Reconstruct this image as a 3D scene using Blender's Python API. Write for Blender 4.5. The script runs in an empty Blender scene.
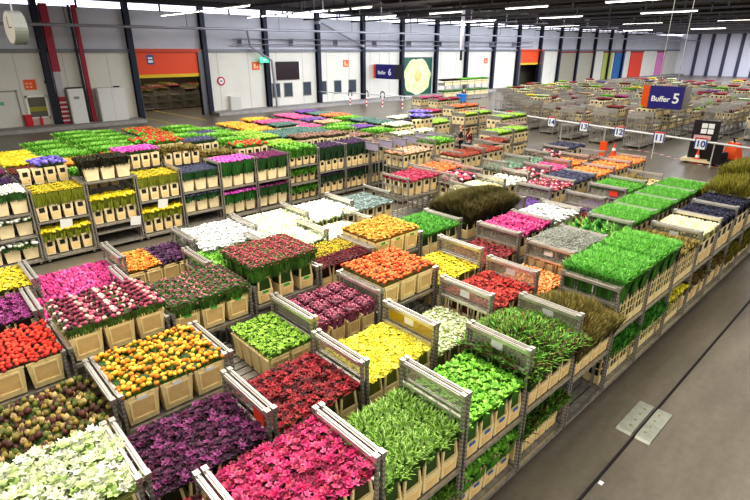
import bpy, math, random
from mathutils import Vector, Matrix, Euler
R = random.Random(11)
C = bpy.context.scene.collection
PI = math.pi

# ---------------------------------------------------------------- colour and materials
def lin(c):
    return tuple((v/12.92 if v <= .04045 else ((v+.055)/1.055)**2.4) for v in c)
def hx(s):
    return lin(tuple(int(s[i:i+2], 16)/255 for i in (0, 2, 4)))
MATS = {}
def mat(name, col, rough=.6, metal=0., emit=0., noise=0., scale=6., bump=0., alpha=1., col2=None):
    if name in MATS: return MATS[name]
    m = bpy.data.materials.new(name); m.use_nodes = True
    nt = m.node_tree; b = nt.nodes['Principled BSDF']
    c = hx(col) if isinstance(col, str) else col
    b.inputs['Base Color'].default_value = (*c, 1)
    b.inputs['Roughness'].default_value = rough
    b.inputs['Metallic'].default_value = metal
    if alpha < 1: b.inputs['Alpha'].default_value = alpha
    if emit:
        b.inputs['Emission Color'].default_value = (*c, 1); b.inputs['Emission Strength'].default_value = emit
    if noise or col2:
        tc = nt.nodes.new('ShaderNodeTexCoord'); n = nt.nodes.new('ShaderNodeTexNoise')
        n.inputs['Scale'].default_value = scale; n.inputs['Detail'].default_value = 5
        nt.links.new(tc.outputs['Object'], n.inputs['Vector'])
        r = nt.nodes.new('ShaderNodeValToRGB'); nt.links.new(n.outputs['Fac'], r.inputs['Fac'])
        k = max(noise, .0)
        ca = tuple(v*(1-k) for v in c); cb = hx(col2) if col2 else tuple(min(1, v*(1+k)) for v in c)
        r.color_ramp.elements[0].position = .3; r.color_ramp.elements[1].position = .7
        r.color_ramp.elements[0].color = (*ca, 1); r.color_ramp.elements[1].color = (*cb, 1)
        nt.links.new(r.outputs['Color'], b.inputs['Base Color'])
        if bump:
            bp = nt.nodes.new('ShaderNodeBump'); bp.inputs['Strength'].default_value = bump
            nt.links.new(n.outputs['Fac'], bp.inputs['Height']); nt.links.new(bp.outputs['Normal'], b.inputs['Normal'])
    MATS[name] = m; return m
def make_plant_mat():
    m = bpy.data.materials.new('petals_and_leaves'); m.use_nodes = True
    nt = m.node_tree; b = nt.nodes['Principled BSDF']
    a = nt.nodes.new('ShaderNodeAttribute'); a.attribute_name = 'tint'
    n = nt.nodes.new('ShaderNodeTexNoise'); n.inputs['Scale'].default_value = 45
    tc = nt.nodes.new('ShaderNodeTexCoord'); nt.links.new(tc.outputs['Object'], n.inputs['Vector'])
    mr = nt.nodes.new('ShaderNodeMapRange'); mr.inputs['To Min'].default_value = .75; mr.inputs['To Max'].default_value = 1.2
    nt.links.new(n.outputs['Fac'], mr.inputs['Value'])
    mx = nt.nodes.new('ShaderNodeVectorMath'); mx.operation = 'SCALE'
    nt.links.new(a.outputs['Color'], mx.inputs[0]); nt.links.new(mr.outputs['Result'], mx.inputs['Scale'])
    nt.links.new(mx.outputs['Vector'], b.inputs['Base Color'])
    b.inputs['Roughness'].default_value = .65
    return m
PLANT = make_plant_mat()
GALV = mat('galvanised_steel', 'c2beb5', .34, .75, noise=.25, scale=14)
RAIL = mat('aluminium_rail', 'd0cbc2', .28, .7, noise=.12, scale=9)
SLAT = mat('worn_slat_boards', '8f8a80', .6, .2, noise=.3, scale=8)
DARK = mat('dark_rubber', '24221f', .7)
CREAM = mat('cream_plastic', 'fbe0a6', .5, noise=.12, scale=5)
CREAM2 = mat('cream_plastic_inset', 'f0cc8c', .55, noise=.1, scale=5)
CREAMF = mat('pale_cream_plastic', 'eedcb0', .55, noise=.15, scale=3)
HOLE_SHADE = mat('painted_hole_shade', '2b2416', .8)
CARD = mat('white_card', 'f2f2ee', .7)
CLEAR = mat('clear_grey_panel', 'a8a496', .3, .0, alpha=.45)
YPANEL = mat('yellow_panel', 'c9a91c', .45, alpha=.75)

def perforated():
    m = bpy.data.materials.new('perforated_post'); m.use_nodes = True; nt = m.node_tree; b = nt.nodes['Principled BSDF']
    tc = nt.nodes.new('ShaderNodeTexCoord'); s = nt.nodes.new('ShaderNodeSeparateXYZ'); nt.links.new(tc.outputs['Object'], s.inputs[0])
    f = nt.nodes.new('ShaderNodeMath'); f.operation = 'MULTIPLY'; f.inputs[1].default_value = 16; nt.links.new(s.outputs['Z'], f.inputs[0])
    g = nt.nodes.new('ShaderNodeMath'); g.operation = 'FRACT'; nt.links.new(f.outputs[0], g.inputs[0])
    h = nt.nodes.new('ShaderNodeMath'); h.operation = 'GREATER_THAN'; h.inputs[1].default_value = .62; nt.links.new(g.outputs[0], h.inputs[0])
    mx = nt.nodes.new('ShaderNodeMixRGB'); mx.inputs[1].default_value = (*hx('b5b0a6'), 1); mx.inputs[2].default_value = (*hx('86817a'), 1)
    nt.links.new(h.outputs[0], mx.inputs[0]); nt.links.new(mx.outputs[0], b.inputs['Base Color'])
    b.inputs['Metallic'].default_value = .55; b.inputs['Roughness'].default_value = .42
    return m
PERF = perforated()

# ---------------------------------------------------------------- mesh building
class MB:
    def __init__(s): s.v = []; s.f = []; s.m = []; s.c = []; s.mats = []
    def mi(s, m):
        if m not in s.mats: s.mats.append(m)
        return s.mats.index(m)
    def add(s, vs, fs, m, col=(1, 1, 1)):
        o = len(s.v); s.v.extend(vs); k = s.mi(m)
        for f in fs: s.f.append([i+o for i in f]); s.m.append(k)
        if isinstance(col, list): s.c.extend(col)
        else: s.c.extend([col]*len(vs))
    def box(s, x0, x1, y0, y1, z0, z1, m, col=(1, 1, 1), tx=0, ty=0):
        # tx, ty: how much the bottom is drawn in
        vs = [(x0+tx, y0+ty, z0), (x1-tx, y0+ty, z0), (x1-tx, y1-ty, z0), (x0+tx, y1-ty, z0), (x0, y0, z1), (x1, y0, z1), (x1, y1, z1), (x0, y1, z1)]
        s.add(vs, [(0, 3, 2, 1), (4, 5, 6, 7), (0, 1, 5, 4), (1, 2, 6, 5), (2, 3, 7, 6), (3, 0, 4, 7)], m, col)
    def bar(s, a, b, r, m, n=8, r2=None, cap=True):
        a = Vector(a); b = Vector(b); d = (b-a).normalized(); r2 = r if r2 is None else r2
        u = d.orthogonal().normalized(); w = d.cross(u)
        vs = []
        for p, q in ((a, r), (b, r2)):
            for i in range(n):
                t = 2*PI*i/n; vs.append(tuple(p+u*math.cos(t)*q+w*math.sin(t)*q))
        fs = [(i, (i+1) % n, n+(i+1) % n, n+i) for i in range(n)]
        if cap: fs += [tuple(range(n))[::-1], tuple(range(n, 2*n))]
        s.add(vs, fs, m)
    def mesh(s, name, smooth=False):
        me = bpy.data.meshes.new(name); me.from_pydata(s.v, [], s.f); 
        for m in s.mats: me.materials.append(m)
        me.polygons.foreach_set('material_index', s.m)
        if PLANT in s.mats:
            a = me.attributes.new('tint', 'FLOAT_COLOR', 'POINT')
            flat = []
            for c in s.c: flat.extend((c[0], c[1], c[2], 1))
            a.data.foreach_set('color', flat)
        if smooth: me.polygons.foreach_set('use_smooth', [True]*len(me.polygons))
        me.update(); return me
def obj(name, me, parent=None, loc=(0, 0, 0), rot=(0, 0, 0), scale=None, **kw):
    if isinstance(me, MB): me = me.mesh(name)
    o = bpy.data.objects.new(name, me); C.objects.link(o); o.location = loc; o.rotation_euler = rot
    if scale: o.scale = scale
    if parent: o.parent = parent
    for k, v in kw.items(): o[k] = v
    return o
def thing(name, label, cat, loc=(0, 0, 0), rotz=0, group=None):
    o = bpy.data.objects.new(name, None); C.objects.link(o); o.location = loc; o.rotation_euler = (0, 0, rotz)
    o.empty_display_size = .1
    o['label'] = label; o['category'] = cat
    if group: o['group'] = group
    return o
def struct(name, mb, parent=None, loc=(0, 0, 0)):
    o = obj(name, mb, parent, loc)
    if parent is None: o['kind'] = 'structure'
    return o
def words(s, size, m, parent, loc, rot, name='lettering', ext=.01):
    cu = bpy.data.curves.new(name, 'FONT'); cu.body = s; cu.size = size; cu.align_x = 'CENTER'; cu.align_y = 'CENTER'; cu.extrude = ext; cu.offset = size*.02
    t = bpy.data.objects.new('tmp', cu); C.objects.link(t)
    dg = bpy.context.evaluated_depsgraph_get(); me = bpy.data.meshes.new_from_object(t.evaluated_get(dg)); me.name = name
    bpy.data.objects.remove(t); me.materials.clear(); me.materials.append(m)
    return obj(name, me, parent, loc, rot)

# ---------------------------------------------------------------- flower heads
def ico():
    t = (1+5**.5)/2
    v = [(-1, t, 0), (1, t, 0), (-1, -t, 0), (1, -t, 0), (0, -1, t), (0, 1, t), (0, -1, -t), (0, 1, -t), (t, 0, -1), (t, 0, 1), (-t, 0, -1), (-t, 0, 1)]
    v = [tuple(Vector(p).normalized()) for p in v]
    f = [(0, 11, 5), (0, 5, 1), (0, 1, 7), (0, 7, 10), (0, 10, 11), (1, 5, 9), (5, 11, 4), (11, 10, 2), (10, 7, 6), (7, 1, 8), (3, 9, 4), (3, 4, 2), (3, 2, 6), (3, 6, 8), (3, 8, 9), (4, 9, 5), (2, 4, 11), (6, 2, 10), (8, 6, 7), (9, 8, 1)]
    return v, f
def subdiv(v, f):
    v = list(v); cache = {}; nf = []
    def mid(a, b):
        k = (min(a, b), max(a, b))
        if k not in cache:
            v.append(tuple((Vector(v[a])+Vector(v[b])).normalized())); cache[k] = len(v)-1
        return cache[k]
    for a, b, c in f:
        x, y, z = mid(a, b), mid(b, c), mid(c, a); nf += [(a, x, z), (b, y, x), (c, z, y), (x, y, z)]
    return v, nf
I0 = ico(); I1 = subdiv(*I0)
def mul(c, k): return tuple(min(1, max(0, x*k)) for x in c)
def mixc(a, b, t): return tuple(x*(1-t)+y*t for x, y in zip(a, b))
def head(mb, kind, p, s, col, rr, leaf):
    rot = Euler((rr.uniform(-.4, .4), rr.uniform(-.4, .4), rr.uniform(0, 6.28))).to_matrix()
    P = Vector(p)
    def put(vs, fs, cs): mb.add([tuple(P+rot @ (Vector(q)*s)) for q in vs], fs, PLANT, cs)
    if kind == 'ball':        # ruffled round head: colour paler with height, darker at the crown
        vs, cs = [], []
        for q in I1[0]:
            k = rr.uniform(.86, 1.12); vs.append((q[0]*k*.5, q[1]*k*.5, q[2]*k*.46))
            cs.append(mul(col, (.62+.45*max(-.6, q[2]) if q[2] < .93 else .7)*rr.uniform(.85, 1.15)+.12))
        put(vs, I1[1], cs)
    elif kind == 'dot':
        vs = [(q[0]*.5*rr.uniform(.8, 1.2), q[1]*.5*rr.uniform(.8, 1.2), q[2]*.42) for q in I0[0]]
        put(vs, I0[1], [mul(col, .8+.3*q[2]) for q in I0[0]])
    elif kind == 'tulip':
        vs, cs = [], []
        prof = ((-.55, .16), (-.3, .4), (.15, .46), (.6, .3))
        for j, (z, r) in enumerate(prof):
            for i in range(6):
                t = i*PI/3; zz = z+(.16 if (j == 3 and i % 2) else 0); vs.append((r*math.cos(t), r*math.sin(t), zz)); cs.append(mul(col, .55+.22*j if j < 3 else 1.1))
        fs = []
        for j in range(3):
            for i in range(6):
                a = j*6+i; b = j*6+(i+1) % 6; fs.append((a, b, b+6, a+6))
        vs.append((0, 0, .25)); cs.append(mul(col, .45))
        for i in range(6): fs.append((18+i, 18+(i+1) % 6, 24))
        put(vs, fs, cs)
    elif kind == 'star':      # six pointed petals opening upward; base shadowing and tip highlight are tinted in
        vs, cs, fs = [], [], []
        for i in range(6):
            t = i*PI/3+rr.uniform(-.2, .2); up = rr.uniform(.15, .5); L = rr.uniform(.48, .68)
            c, q = math.cos(t), math.sin(t); o = len(vs); w = .19
            vs += [(0, 0, 0), (c*L*.5-q*w, q*L*.5+c*w, up*.6), (c*L*.5+q*w, q*L*.5-c*w, up*.6), (c*L, q*L, up)]
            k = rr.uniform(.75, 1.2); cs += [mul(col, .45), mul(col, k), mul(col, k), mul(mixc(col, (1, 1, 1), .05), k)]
            fs += [(o, o+2, o+1), (o+1, o+2, o+3)]
        put(vs, fs, cs)
    elif kind == 'daisy':
        vs, cs, fs = [], [], []
        for i in range(9):
            t = i*2*PI/9; c, q = math.cos(t), math.sin(t); o = len(vs)
            vs += [(c*.1, q*.1, .06), (c*.42-q*.13, q*.42+c*.13, .02), (c*.42+q*.13, q*.42-c*.13, .02), (c*.56, q*.56, -.06)]
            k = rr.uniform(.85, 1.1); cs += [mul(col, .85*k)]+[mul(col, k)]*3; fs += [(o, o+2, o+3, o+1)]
        put(vs, fs, cs)
        mb.add([tuple(P+rot @ (Vector((q[0]*.14, q[1]*.14, .07+q[2]*.08))*s)) for q in I0[0]], I0[1], PLANT, mul(leaf, 1.2))
    elif kind == 'lily':      # pale ruffled upright blooms
        for k in range(3):
            a = rr.uniform(0, 6.28); off = Vector((math.cos(a)*.25*s, math.sin(a)*.25*s, rr.uniform(-.1, .25)*s))
            head(mb, 'star', P+off, s*.95, mul(col, rr.uniform(.85, 1.1)), rr, leaf)
def blade(mb, p, L, w, col, rr, lean=.5, az=None, seg=3, tip=None):
    az = rr.uniform(0, 6.28) if az is None else az
    dx, dy = math.cos(az), math.sin(az); sx, sy = -dy*w, dx*w
    vs, cs = [], []
    for i in range(seg):
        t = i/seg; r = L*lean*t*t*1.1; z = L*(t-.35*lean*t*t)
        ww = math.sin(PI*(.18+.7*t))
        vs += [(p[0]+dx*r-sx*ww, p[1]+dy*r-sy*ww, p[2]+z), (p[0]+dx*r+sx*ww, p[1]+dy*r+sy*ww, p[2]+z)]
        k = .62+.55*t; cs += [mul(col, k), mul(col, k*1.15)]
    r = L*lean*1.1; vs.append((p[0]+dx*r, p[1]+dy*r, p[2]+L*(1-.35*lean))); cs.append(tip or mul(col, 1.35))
    fs = [(2*i, 2*i+1, 2*i+3, 2*i+2) for i in range(seg-1)]+[(2*seg-2, 2*seg-1, 2*seg)]
    mb.add(vs, fs, PLANT, cs)
LG = hx('4f7d2a'); DG = hx('27401a')
# kind, colours, head size, spacing, leaf colour, leaves per m2, bump
SPEC = {
 'hotpink':   ('star', ['d8206c', 'e23c80', 'b01454', 'ee6b9a', '8c1044', 'e0506c'], .085, .046, '5c5a2a', 50, .08),
 'purple':    ('star', ['641848', '7a2260', '480e3c', '8d3a74', '380a2c'], .082, .046, '4c4a24', 60, .08),
 'wine':      ('star', ['8e1222', '6c0c1c', 'a41c2c', '4c0814', 'a83030'], .082, .046, '6a6428', 50, .08),
 'lily':      ('lily', ['e2ecc0', 'f1f4dc', 'cfe29a', 'dfe8b8', 'f8f8ec', 'b8d47c'], .120, .078, 'a8c060', 160, .07),
 'protea':    ('tulip', ['84783a', '5c3424', 'a48c44', '4a2c22', 'b8a06c', '5c6424'], .072, .070, '4c6a24', 420, .09),
 'yolk':      ('ball', ['e8ac24', 'f2c040', 'e0961c', 'f3cb50', 'c87c18'], .066, .063, '4a7a22', 420, .09),
 'pinkmix':   ('ball', ['c86478', '5c1830', 'e09c9c', '8c2c4c', 'efc4b8', '481228', 'b8506c', '7c2440'], .064, .059, '5a8034', 520, .10),
 'pinkspray': ('dot', ['c06c80', '904858', 'd08890', '6c4a38', 'a85870'], .036, .046, '527a2c', 1100, .09),
 'scarlet':   ('ball', ['d83a24', 'c42a1c', 'e85036', 'a8201a', 'e04428'], .062, .062, '3a3a22', 40, .04),
 'hyper':     ('dot', ['a03444', 'b85058', '802434', 'b04854', 'c87078'], .034, .036, '4c7a28', 900, .06),
 'magenta':   ('tulip', ['b8307c', 'cc4a90', 'a02068', 'd868a4', 'c03c70'], .062, .055, '6a5a40', 60, .04),
 'orange':    ('star', ['ee8e24', 'f6b040', 'e87420', 'fac458', 'f09c2c'], .075, .045, 'a87a24', 30, .04),
 'plum':      ('star', ['4a1c4c', '5c2a5c', '381038', '6e3468'], .070, .042, '3c3030', 30, .04),
 'white':     ('lily', ['f6f8f4', 'ffffff', 'eef2e8', 'f4f6ff'], .080, .060, 'd8e4c8', 40, .05),
 'whitegreen':('tulip', ['e4ecc8', 'f4f6e4', 'c8dc98', 'eaf0d4'], .065, .055, '8aae4a', 150, .05),
 'whitetul':  ('tulip', ['f0f2e4', 'ffffff', 'dfe6c8', 'f4f4e8'], .060, .054, 'a2bc78', 120, .05),
 'bluegrey':  ('daisy', ['8fa3a4', '9fb4b0', '7c9292', 'a9bab4'], .055, .045, '5f7a6c', 120, .04),
 'crimson':   ('star', ['a8244c', 'bc3458', '8c1a3c', 'c44c6c'], .065, .045, '6a5a30', 60, .05),
 'flame':     ('star', ['ec6a2c', 'f08044', 'e0542a', 'f49a60'], .065, .045, '8a6a30', 60, .05),
 'amber':     ('star', ['eca62c', 'f2b840', 'e4941e', 'f6c658'], .060, .042, 'a88030', 60, .05),
 'goldleaf':  ('dot', ['c8a81c', 'dcbc28', 'a8901c', 'e4cc3c'], .036, .034, '6a6a1c', 260, .06),
 'burgundy':  ('dot', ['6c1420', '841c2c', '4c0c18', '7a2428'], .036, .034, '501818', 160, .05),
 'lime':      ('star', ['9cc83c', '8cbc30', 'b2d858', '7aa82c'], .065, .046, '6c9c28', 200, .05),
 'heathpink': ('dot', ['c46a80', 'b05470', 'd88898', 'a04c60'], .034, .030, '96506a', 360, .08),
 'tangerine': ('ball', ['ee6428', 'f27a38', 'e05020', 'f48c50'], .058, .054, '7a6a28', 60, .04),
 'lemon':     ('daisy', ['f4e028', 'f8ea4c', 'e8d01c', 'fcf070'], .080, .050, '98a028', 30, .04),
 'yellow':    ('star', ['f0d820', 'f6e43c', 'e4c81c', 'f8ec58'], .065, .044, '8c9428', 60, .05),
 'camomile':  ('daisy', ['ecf0d8', 'f8f8ec', 'd8e4b4', 'e4ecc4'], .048, .040, '98ac3c', 260, .06),
 'redgold':   ('star', ['c8342a', 'b02420', 'dc5038', '8c1c1c'], .065, .046, '8a3a20', 60, .05),
 'peach':     ('ball', ['f09a58', 'f4b074', 'e8823c'], .055, .050, 'a88a40', 60, .04),
 'garnet':    ('star', ['84202c', '9c2c34', '6a1820', 'a83c3c'], .060, .044, '5a3a24', 90, .05),
 'fuchsia':   ('tulip', ['b4246c', 'c43c80', '901850', 'd86098'], .058, .050, '4c3040', 50, .07),
 'mist':      ('dot', ['a6a99e', 'b8bab0', '90948a', 'c6c8c0'], .022, .026, '979c8c', 1500, .10),
 'leafy':     ('leaf', ['86b044', '9cc45c', '6a9434', 'b8d480', '587e2a'], .13, .009, '4a7826', 1900, .07),
 'lettuce':   ('round', ['8ccc44', '7abc38', 'a2dc5c', '68a82e'], .075, .050, '4f8c28', 150, .08),
 'fern':      ('leaf', ['4a8026', '5c9a30', '305618', '8cbc48', '6c4428', '4a2c1c', '76a83c'], .24, .011, '2c5018', 1700, .07),
 'twig':      ('twig', ['7a6c34', '8c7c40', '5e5428', 'a08e54', '5a6a28'], .34, .005, '5c5428', 2200, .07),
 'grass':     ('leaf', ['5aa436', '6eb846', '468c2a', '82c456'], .15, .006, '3c7420', 2600, .04),
 'grassdark': ('leaf', ['4c962e', '5ea83a', '3a7a24', '70b44a'], .16, .006, '346420', 2600, .04),
 'heather':   ('twig', ['565220', '4a4420', '6a6228', '434c1c', '64503a'], .34, .005, '343616', 3200, .08),
 'olive':     ('twig', ['747020', '847e28', '5e5a1a', '8c8434'], .30, .006, '54521a', 3000, .08),
 'creamtul':  ('tulip', ['f2ecb4', 'faf6cc', 'e6dea0'], .062, .048, 'b8b878', 30, .04),
 'ink':       ('star', ['24233c', '30304e', '16152a', '464868'], .080, .048, '26263c', 60, .05),
 'tan':       ('leaf', ['8a7a3a', '9c8a48', '6a6028'], .13, .012, '6a5c2a', 800, .04),
 'tulipleaf': ('leaf', ['2f7a24', '3c8c2c', '246a1c', '88b048'], .34, .030, '245c1c', 260, .06),
 'berrymix':  ('ball', ['a8305c', 'e8c8c0', '7c1c3c', 'd05c7c', '2c2438', 'e87c50'], .075, .066, '5a4a3a', 60, .05),
 'sage':      ('leaf', ['8cac94', '9cbca4', '76987e'], .12, .014, '68886c', 900, .04),
 'sunset':    ('ball', ['f0903c', 'e85c3c', 'f4b45c', 'ec7c60', 'f0c04c'], .075, .062, 'a0702c', 60, .05),
 'daffodil':  ('lily', ['e8dc28', 'f2e83c', 'd0c01c'], .055, .045, '88882c', 200, .03),
 'whitecab':  ('ball', ['eef2e0', 'f8faf0', 'dfe8c8'], .075, .070, '3f6c2c', 90, .05),
 'darkfol':   ('leaf', ['343a22', '403e26', '282c1c', '4c3c30'], .11, .014, '262c18', 1100, .05),
 'lavender':  ('dot', ['5c5c80', '6c6c94', '484868', '7c7c9c'], .030, .034, '2e5c30', 300, .05),
 'orchid':    ('dot', ['d048b4', 'e060c4', 'b8389c', 'ec7cd0'], .050, .040, '2e6a26', 90, .04),
 'mauve':     ('dot', ['6a1c50', '7c2860', '541440', '8c3870'], .045, .040, '2e5c26', 90, .04),
 'nightpurp': ('dot', ['44224c', '543060', '341a3c', '60406c'], .040, .040, '28482a', 120, .04),
 'chartreuse':('leaf', ['7cbc40', '6aa832', 'a4d86c', '589428'], .13, .014, '4c8c28', 1100, .05),
 'agapan':    ('dot', ['7c6cd0', '8c7cdc', '6858bc', 'a090e8'], .075, .062, '2e5c26', 60, .06),
 'rust':      ('dot', ['7c3424', '8c4030', '643020'], .045, .042, '5a3c24', 120, .03),
 'redtulip':  ('tulip', ['d03c20', '64b038', 'c03420', '70bc3c', 'e05030'], .070, .055, '5cac34', 300, .05),
 'teal':      ('dot', ['5a8078', '6c9088', '4a7068'], .045, .040, '3e645c', 200, .04),
 'pinkbed':   ('dot', ['dc5c90', 'e878a8', 'cc4480'], .055, .045, '8c5060', 60, .04),
 'violet':    ('dot', ['74509c', '8460ac', '64408c'], .055, .045, '4c6a44', 60, .05),
 'brownpink': ('dot', ['8a6a5a', 'a07c6c', '745848', 'b08878'], .050, .045, '5c6440', 120, .04),
 'peachrose': ('ball', ['e8b090', 'f0c0a4', 'dc9c7c', 'd8a888'], .055, .052, '8c9454', 60, .04),
 'violred':   ('star', ['8c2470', 'a03484', '701858', 'b04c94'], .065, .045, '5a3a44', 60, .05),
 'brickred':  ('dot', ['9c3c24', 'ac4830', '84301c', 'b45c3c'], .040, .040, '6c3c20', 160, .04),
}
CACHE = {}
def plants(var, w, d, h, seed, lod=0, deep=.30, core=(.66, .76, .94), cy_=None):
    key = (var, round(w, 2), round(d, 2), round(h, 2), seed, lod, deep, core, cy_)
    if key in CACHE: return CACHE[key]
    kind, cols, hs, sp, leaf, dens, bump = SPEC[var]
    cols = [hx(c) for c in cols]; leaf = hx(leaf)
    rr = random.Random(hash_(var)+seed*77); mb = MB()
    # dense inner mass of stems and leaves, gap shade darkened into its colour
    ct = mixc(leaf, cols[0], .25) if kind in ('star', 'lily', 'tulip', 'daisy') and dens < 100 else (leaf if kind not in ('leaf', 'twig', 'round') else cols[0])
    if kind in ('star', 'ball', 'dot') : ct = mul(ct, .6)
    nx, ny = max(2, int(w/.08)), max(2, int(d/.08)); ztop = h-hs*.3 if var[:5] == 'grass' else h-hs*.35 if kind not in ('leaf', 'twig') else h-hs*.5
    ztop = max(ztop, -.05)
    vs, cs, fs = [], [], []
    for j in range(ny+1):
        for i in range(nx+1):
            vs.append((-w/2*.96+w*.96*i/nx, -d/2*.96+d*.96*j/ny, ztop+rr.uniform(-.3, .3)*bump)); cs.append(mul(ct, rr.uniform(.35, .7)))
    for j in range(ny):
        for i in range(nx):
            a = j*(nx+1)+i; fs.append((a, a+1, a+nx+2, a+nx+1))
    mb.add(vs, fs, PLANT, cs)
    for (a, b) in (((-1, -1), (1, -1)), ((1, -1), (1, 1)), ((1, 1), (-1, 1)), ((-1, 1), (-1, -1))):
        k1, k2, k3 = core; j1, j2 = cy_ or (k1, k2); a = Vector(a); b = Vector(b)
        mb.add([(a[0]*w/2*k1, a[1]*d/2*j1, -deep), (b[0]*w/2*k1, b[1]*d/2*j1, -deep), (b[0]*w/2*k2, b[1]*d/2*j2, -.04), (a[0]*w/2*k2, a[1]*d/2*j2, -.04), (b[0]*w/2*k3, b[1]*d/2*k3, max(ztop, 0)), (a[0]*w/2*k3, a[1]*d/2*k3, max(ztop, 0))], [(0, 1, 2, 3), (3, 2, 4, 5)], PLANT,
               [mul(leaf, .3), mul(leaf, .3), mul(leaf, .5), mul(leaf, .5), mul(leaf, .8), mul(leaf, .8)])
    if lod == 0: m = 1.0
    else: sp, hs, m = sp*1.7, hs*1.75, .22
    # side foliage between rim and heads
    if h > .12:
        n = int((w+d)*2*(70 if lod == 0 else 26))
        for _ in range(n):
            e = rr.random()*(2*w+2*d)
            if e < w: x, y = e-w/2, -d/2
            elif e < 2*w: x, y = e-w-w/2, d/2
            elif e < 2*w+d: x, y = -w/2, e-2*w-d/2
            else: x, y = w/2, e-2*w-d-d/2
            lh = h*rr.uniform(.6, 1)
            blade(mb, (x*.93, y*.93, -.03), lh, (.012 if lod == 0 else .022), mul(leaf, rr.uniform(.6, 1.3)), rr, .12, math.atan2(y, x))
    def dome(x, y): return 0 if var[:5] == 'grass' else -bump*.8*((2*x/w)**6+(2*y/d)**6)*.5
    if kind in ('leaf', 'twig'):
        n = int(w*d*dens*(1 if lod == 0 else .3)); k = 1 if lod == 0 else 1.7
        for _ in range(n):
            x, y = rr.uniform(-.56, .56)*w, rr.uniform(-.56, .56)*d
            L = hs*rr.uniform(.7, 1.15); az = math.atan2(y, x)+rr.uniform(-1.6, 1.6)
            c = mul(rr.choice(cols), rr.uniform(.8, 1.2))
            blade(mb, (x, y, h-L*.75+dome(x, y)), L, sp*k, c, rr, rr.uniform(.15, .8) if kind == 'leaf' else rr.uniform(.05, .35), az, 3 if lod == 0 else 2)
    else:
        gx, gy = max(1, round(w/sp)), max(1, round(d/sp))
        for j in range(gy):
            for i in range(gx):
                x = (i+.5+rr.uniform(-.4, .4))/gx*w-w/2; y = (j+.5+rr.uniform(-.4, .4))/gy*d-d/2
                z = h+rr.uniform(-.5, .5)*bump+dome(x, y); c = mul(rr.choice(cols), rr.uniform(.82, 1.16))
                s = hs*rr.uniform(.85, 1.15)
                if kind == 'round':
                    for q in range(3): blade(mb, (x, y, z-hs*.5), hs*.95, hs*.3, c, rr, rr.uniform(.5, .9))
                elif lod: head(mb, 'dot', (x, y, z), s, c, rr, leaf)
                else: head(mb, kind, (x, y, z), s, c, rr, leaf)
        for _ in range(int(w*d*dens*m)):
            x, y = rr.uniform(-.5, .5)*w, rr.uniform(-.5, .5)*d
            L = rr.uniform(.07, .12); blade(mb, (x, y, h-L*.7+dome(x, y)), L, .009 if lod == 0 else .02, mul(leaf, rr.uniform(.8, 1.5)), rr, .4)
    me = mb.mesh('plants_'+var, smooth=(kind in ('ball', 'tulip', 'dot'))); CACHE[key] = me; return me
def hash_(s): return sum(ord(c)*(i+3) for i, c in enumerate(s))

# ---------------------------------------------------------------- buckets
BT = {'A': (.42, .265, .40, 3, 4), 'B': (.315, .32, .46, 4, 3), 'C': (.43, .33, .62, 3, 3), 'D': (.30, .25, .34, 4, 4)}
def tub(mb, w, d, h, z0=0, t=.012, tap=.03):
    a, b = w/2, d/2
    out = [(-a+tap, -b+tap, z0), (a-tap, -b+tap, z0), (a-tap, b-tap, z0), (-a+tap, b-tap, z0), (-a, -b, z0+h), (a, -b, z0+h), (a, b, z0+h), (-a, b, z0+h)]
    inn = [(-a+t, -b+t, z0+h), (a-t, -b+t, z0+h), (a-t, b-t, z0+h), (-a+t, b-t, z0+h), (-a+tap+t, -b+tap+t, z0+.02), (a-tap-t, -b+tap+t, z0+.02), (a-tap-t, b-tap-t, z0+.02), (-a+tap+t, b-tap-t, z0+.02)]
    mb.add(out+inn, [(0, 3, 2, 1), (0, 1, 5, 4), (1, 2, 6, 5), (2, 3, 7, 6), (3, 0, 4, 7), (4, 5, 9, 8), (5, 6, 10, 9), (6, 7, 11, 10), (7, 4, 8, 11), (8, 9, 13, 12), (9, 10, 14, 13), (10, 11, 15, 14), (11, 8, 12, 15), (12, 13, 14, 15)], CREAM)
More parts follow.
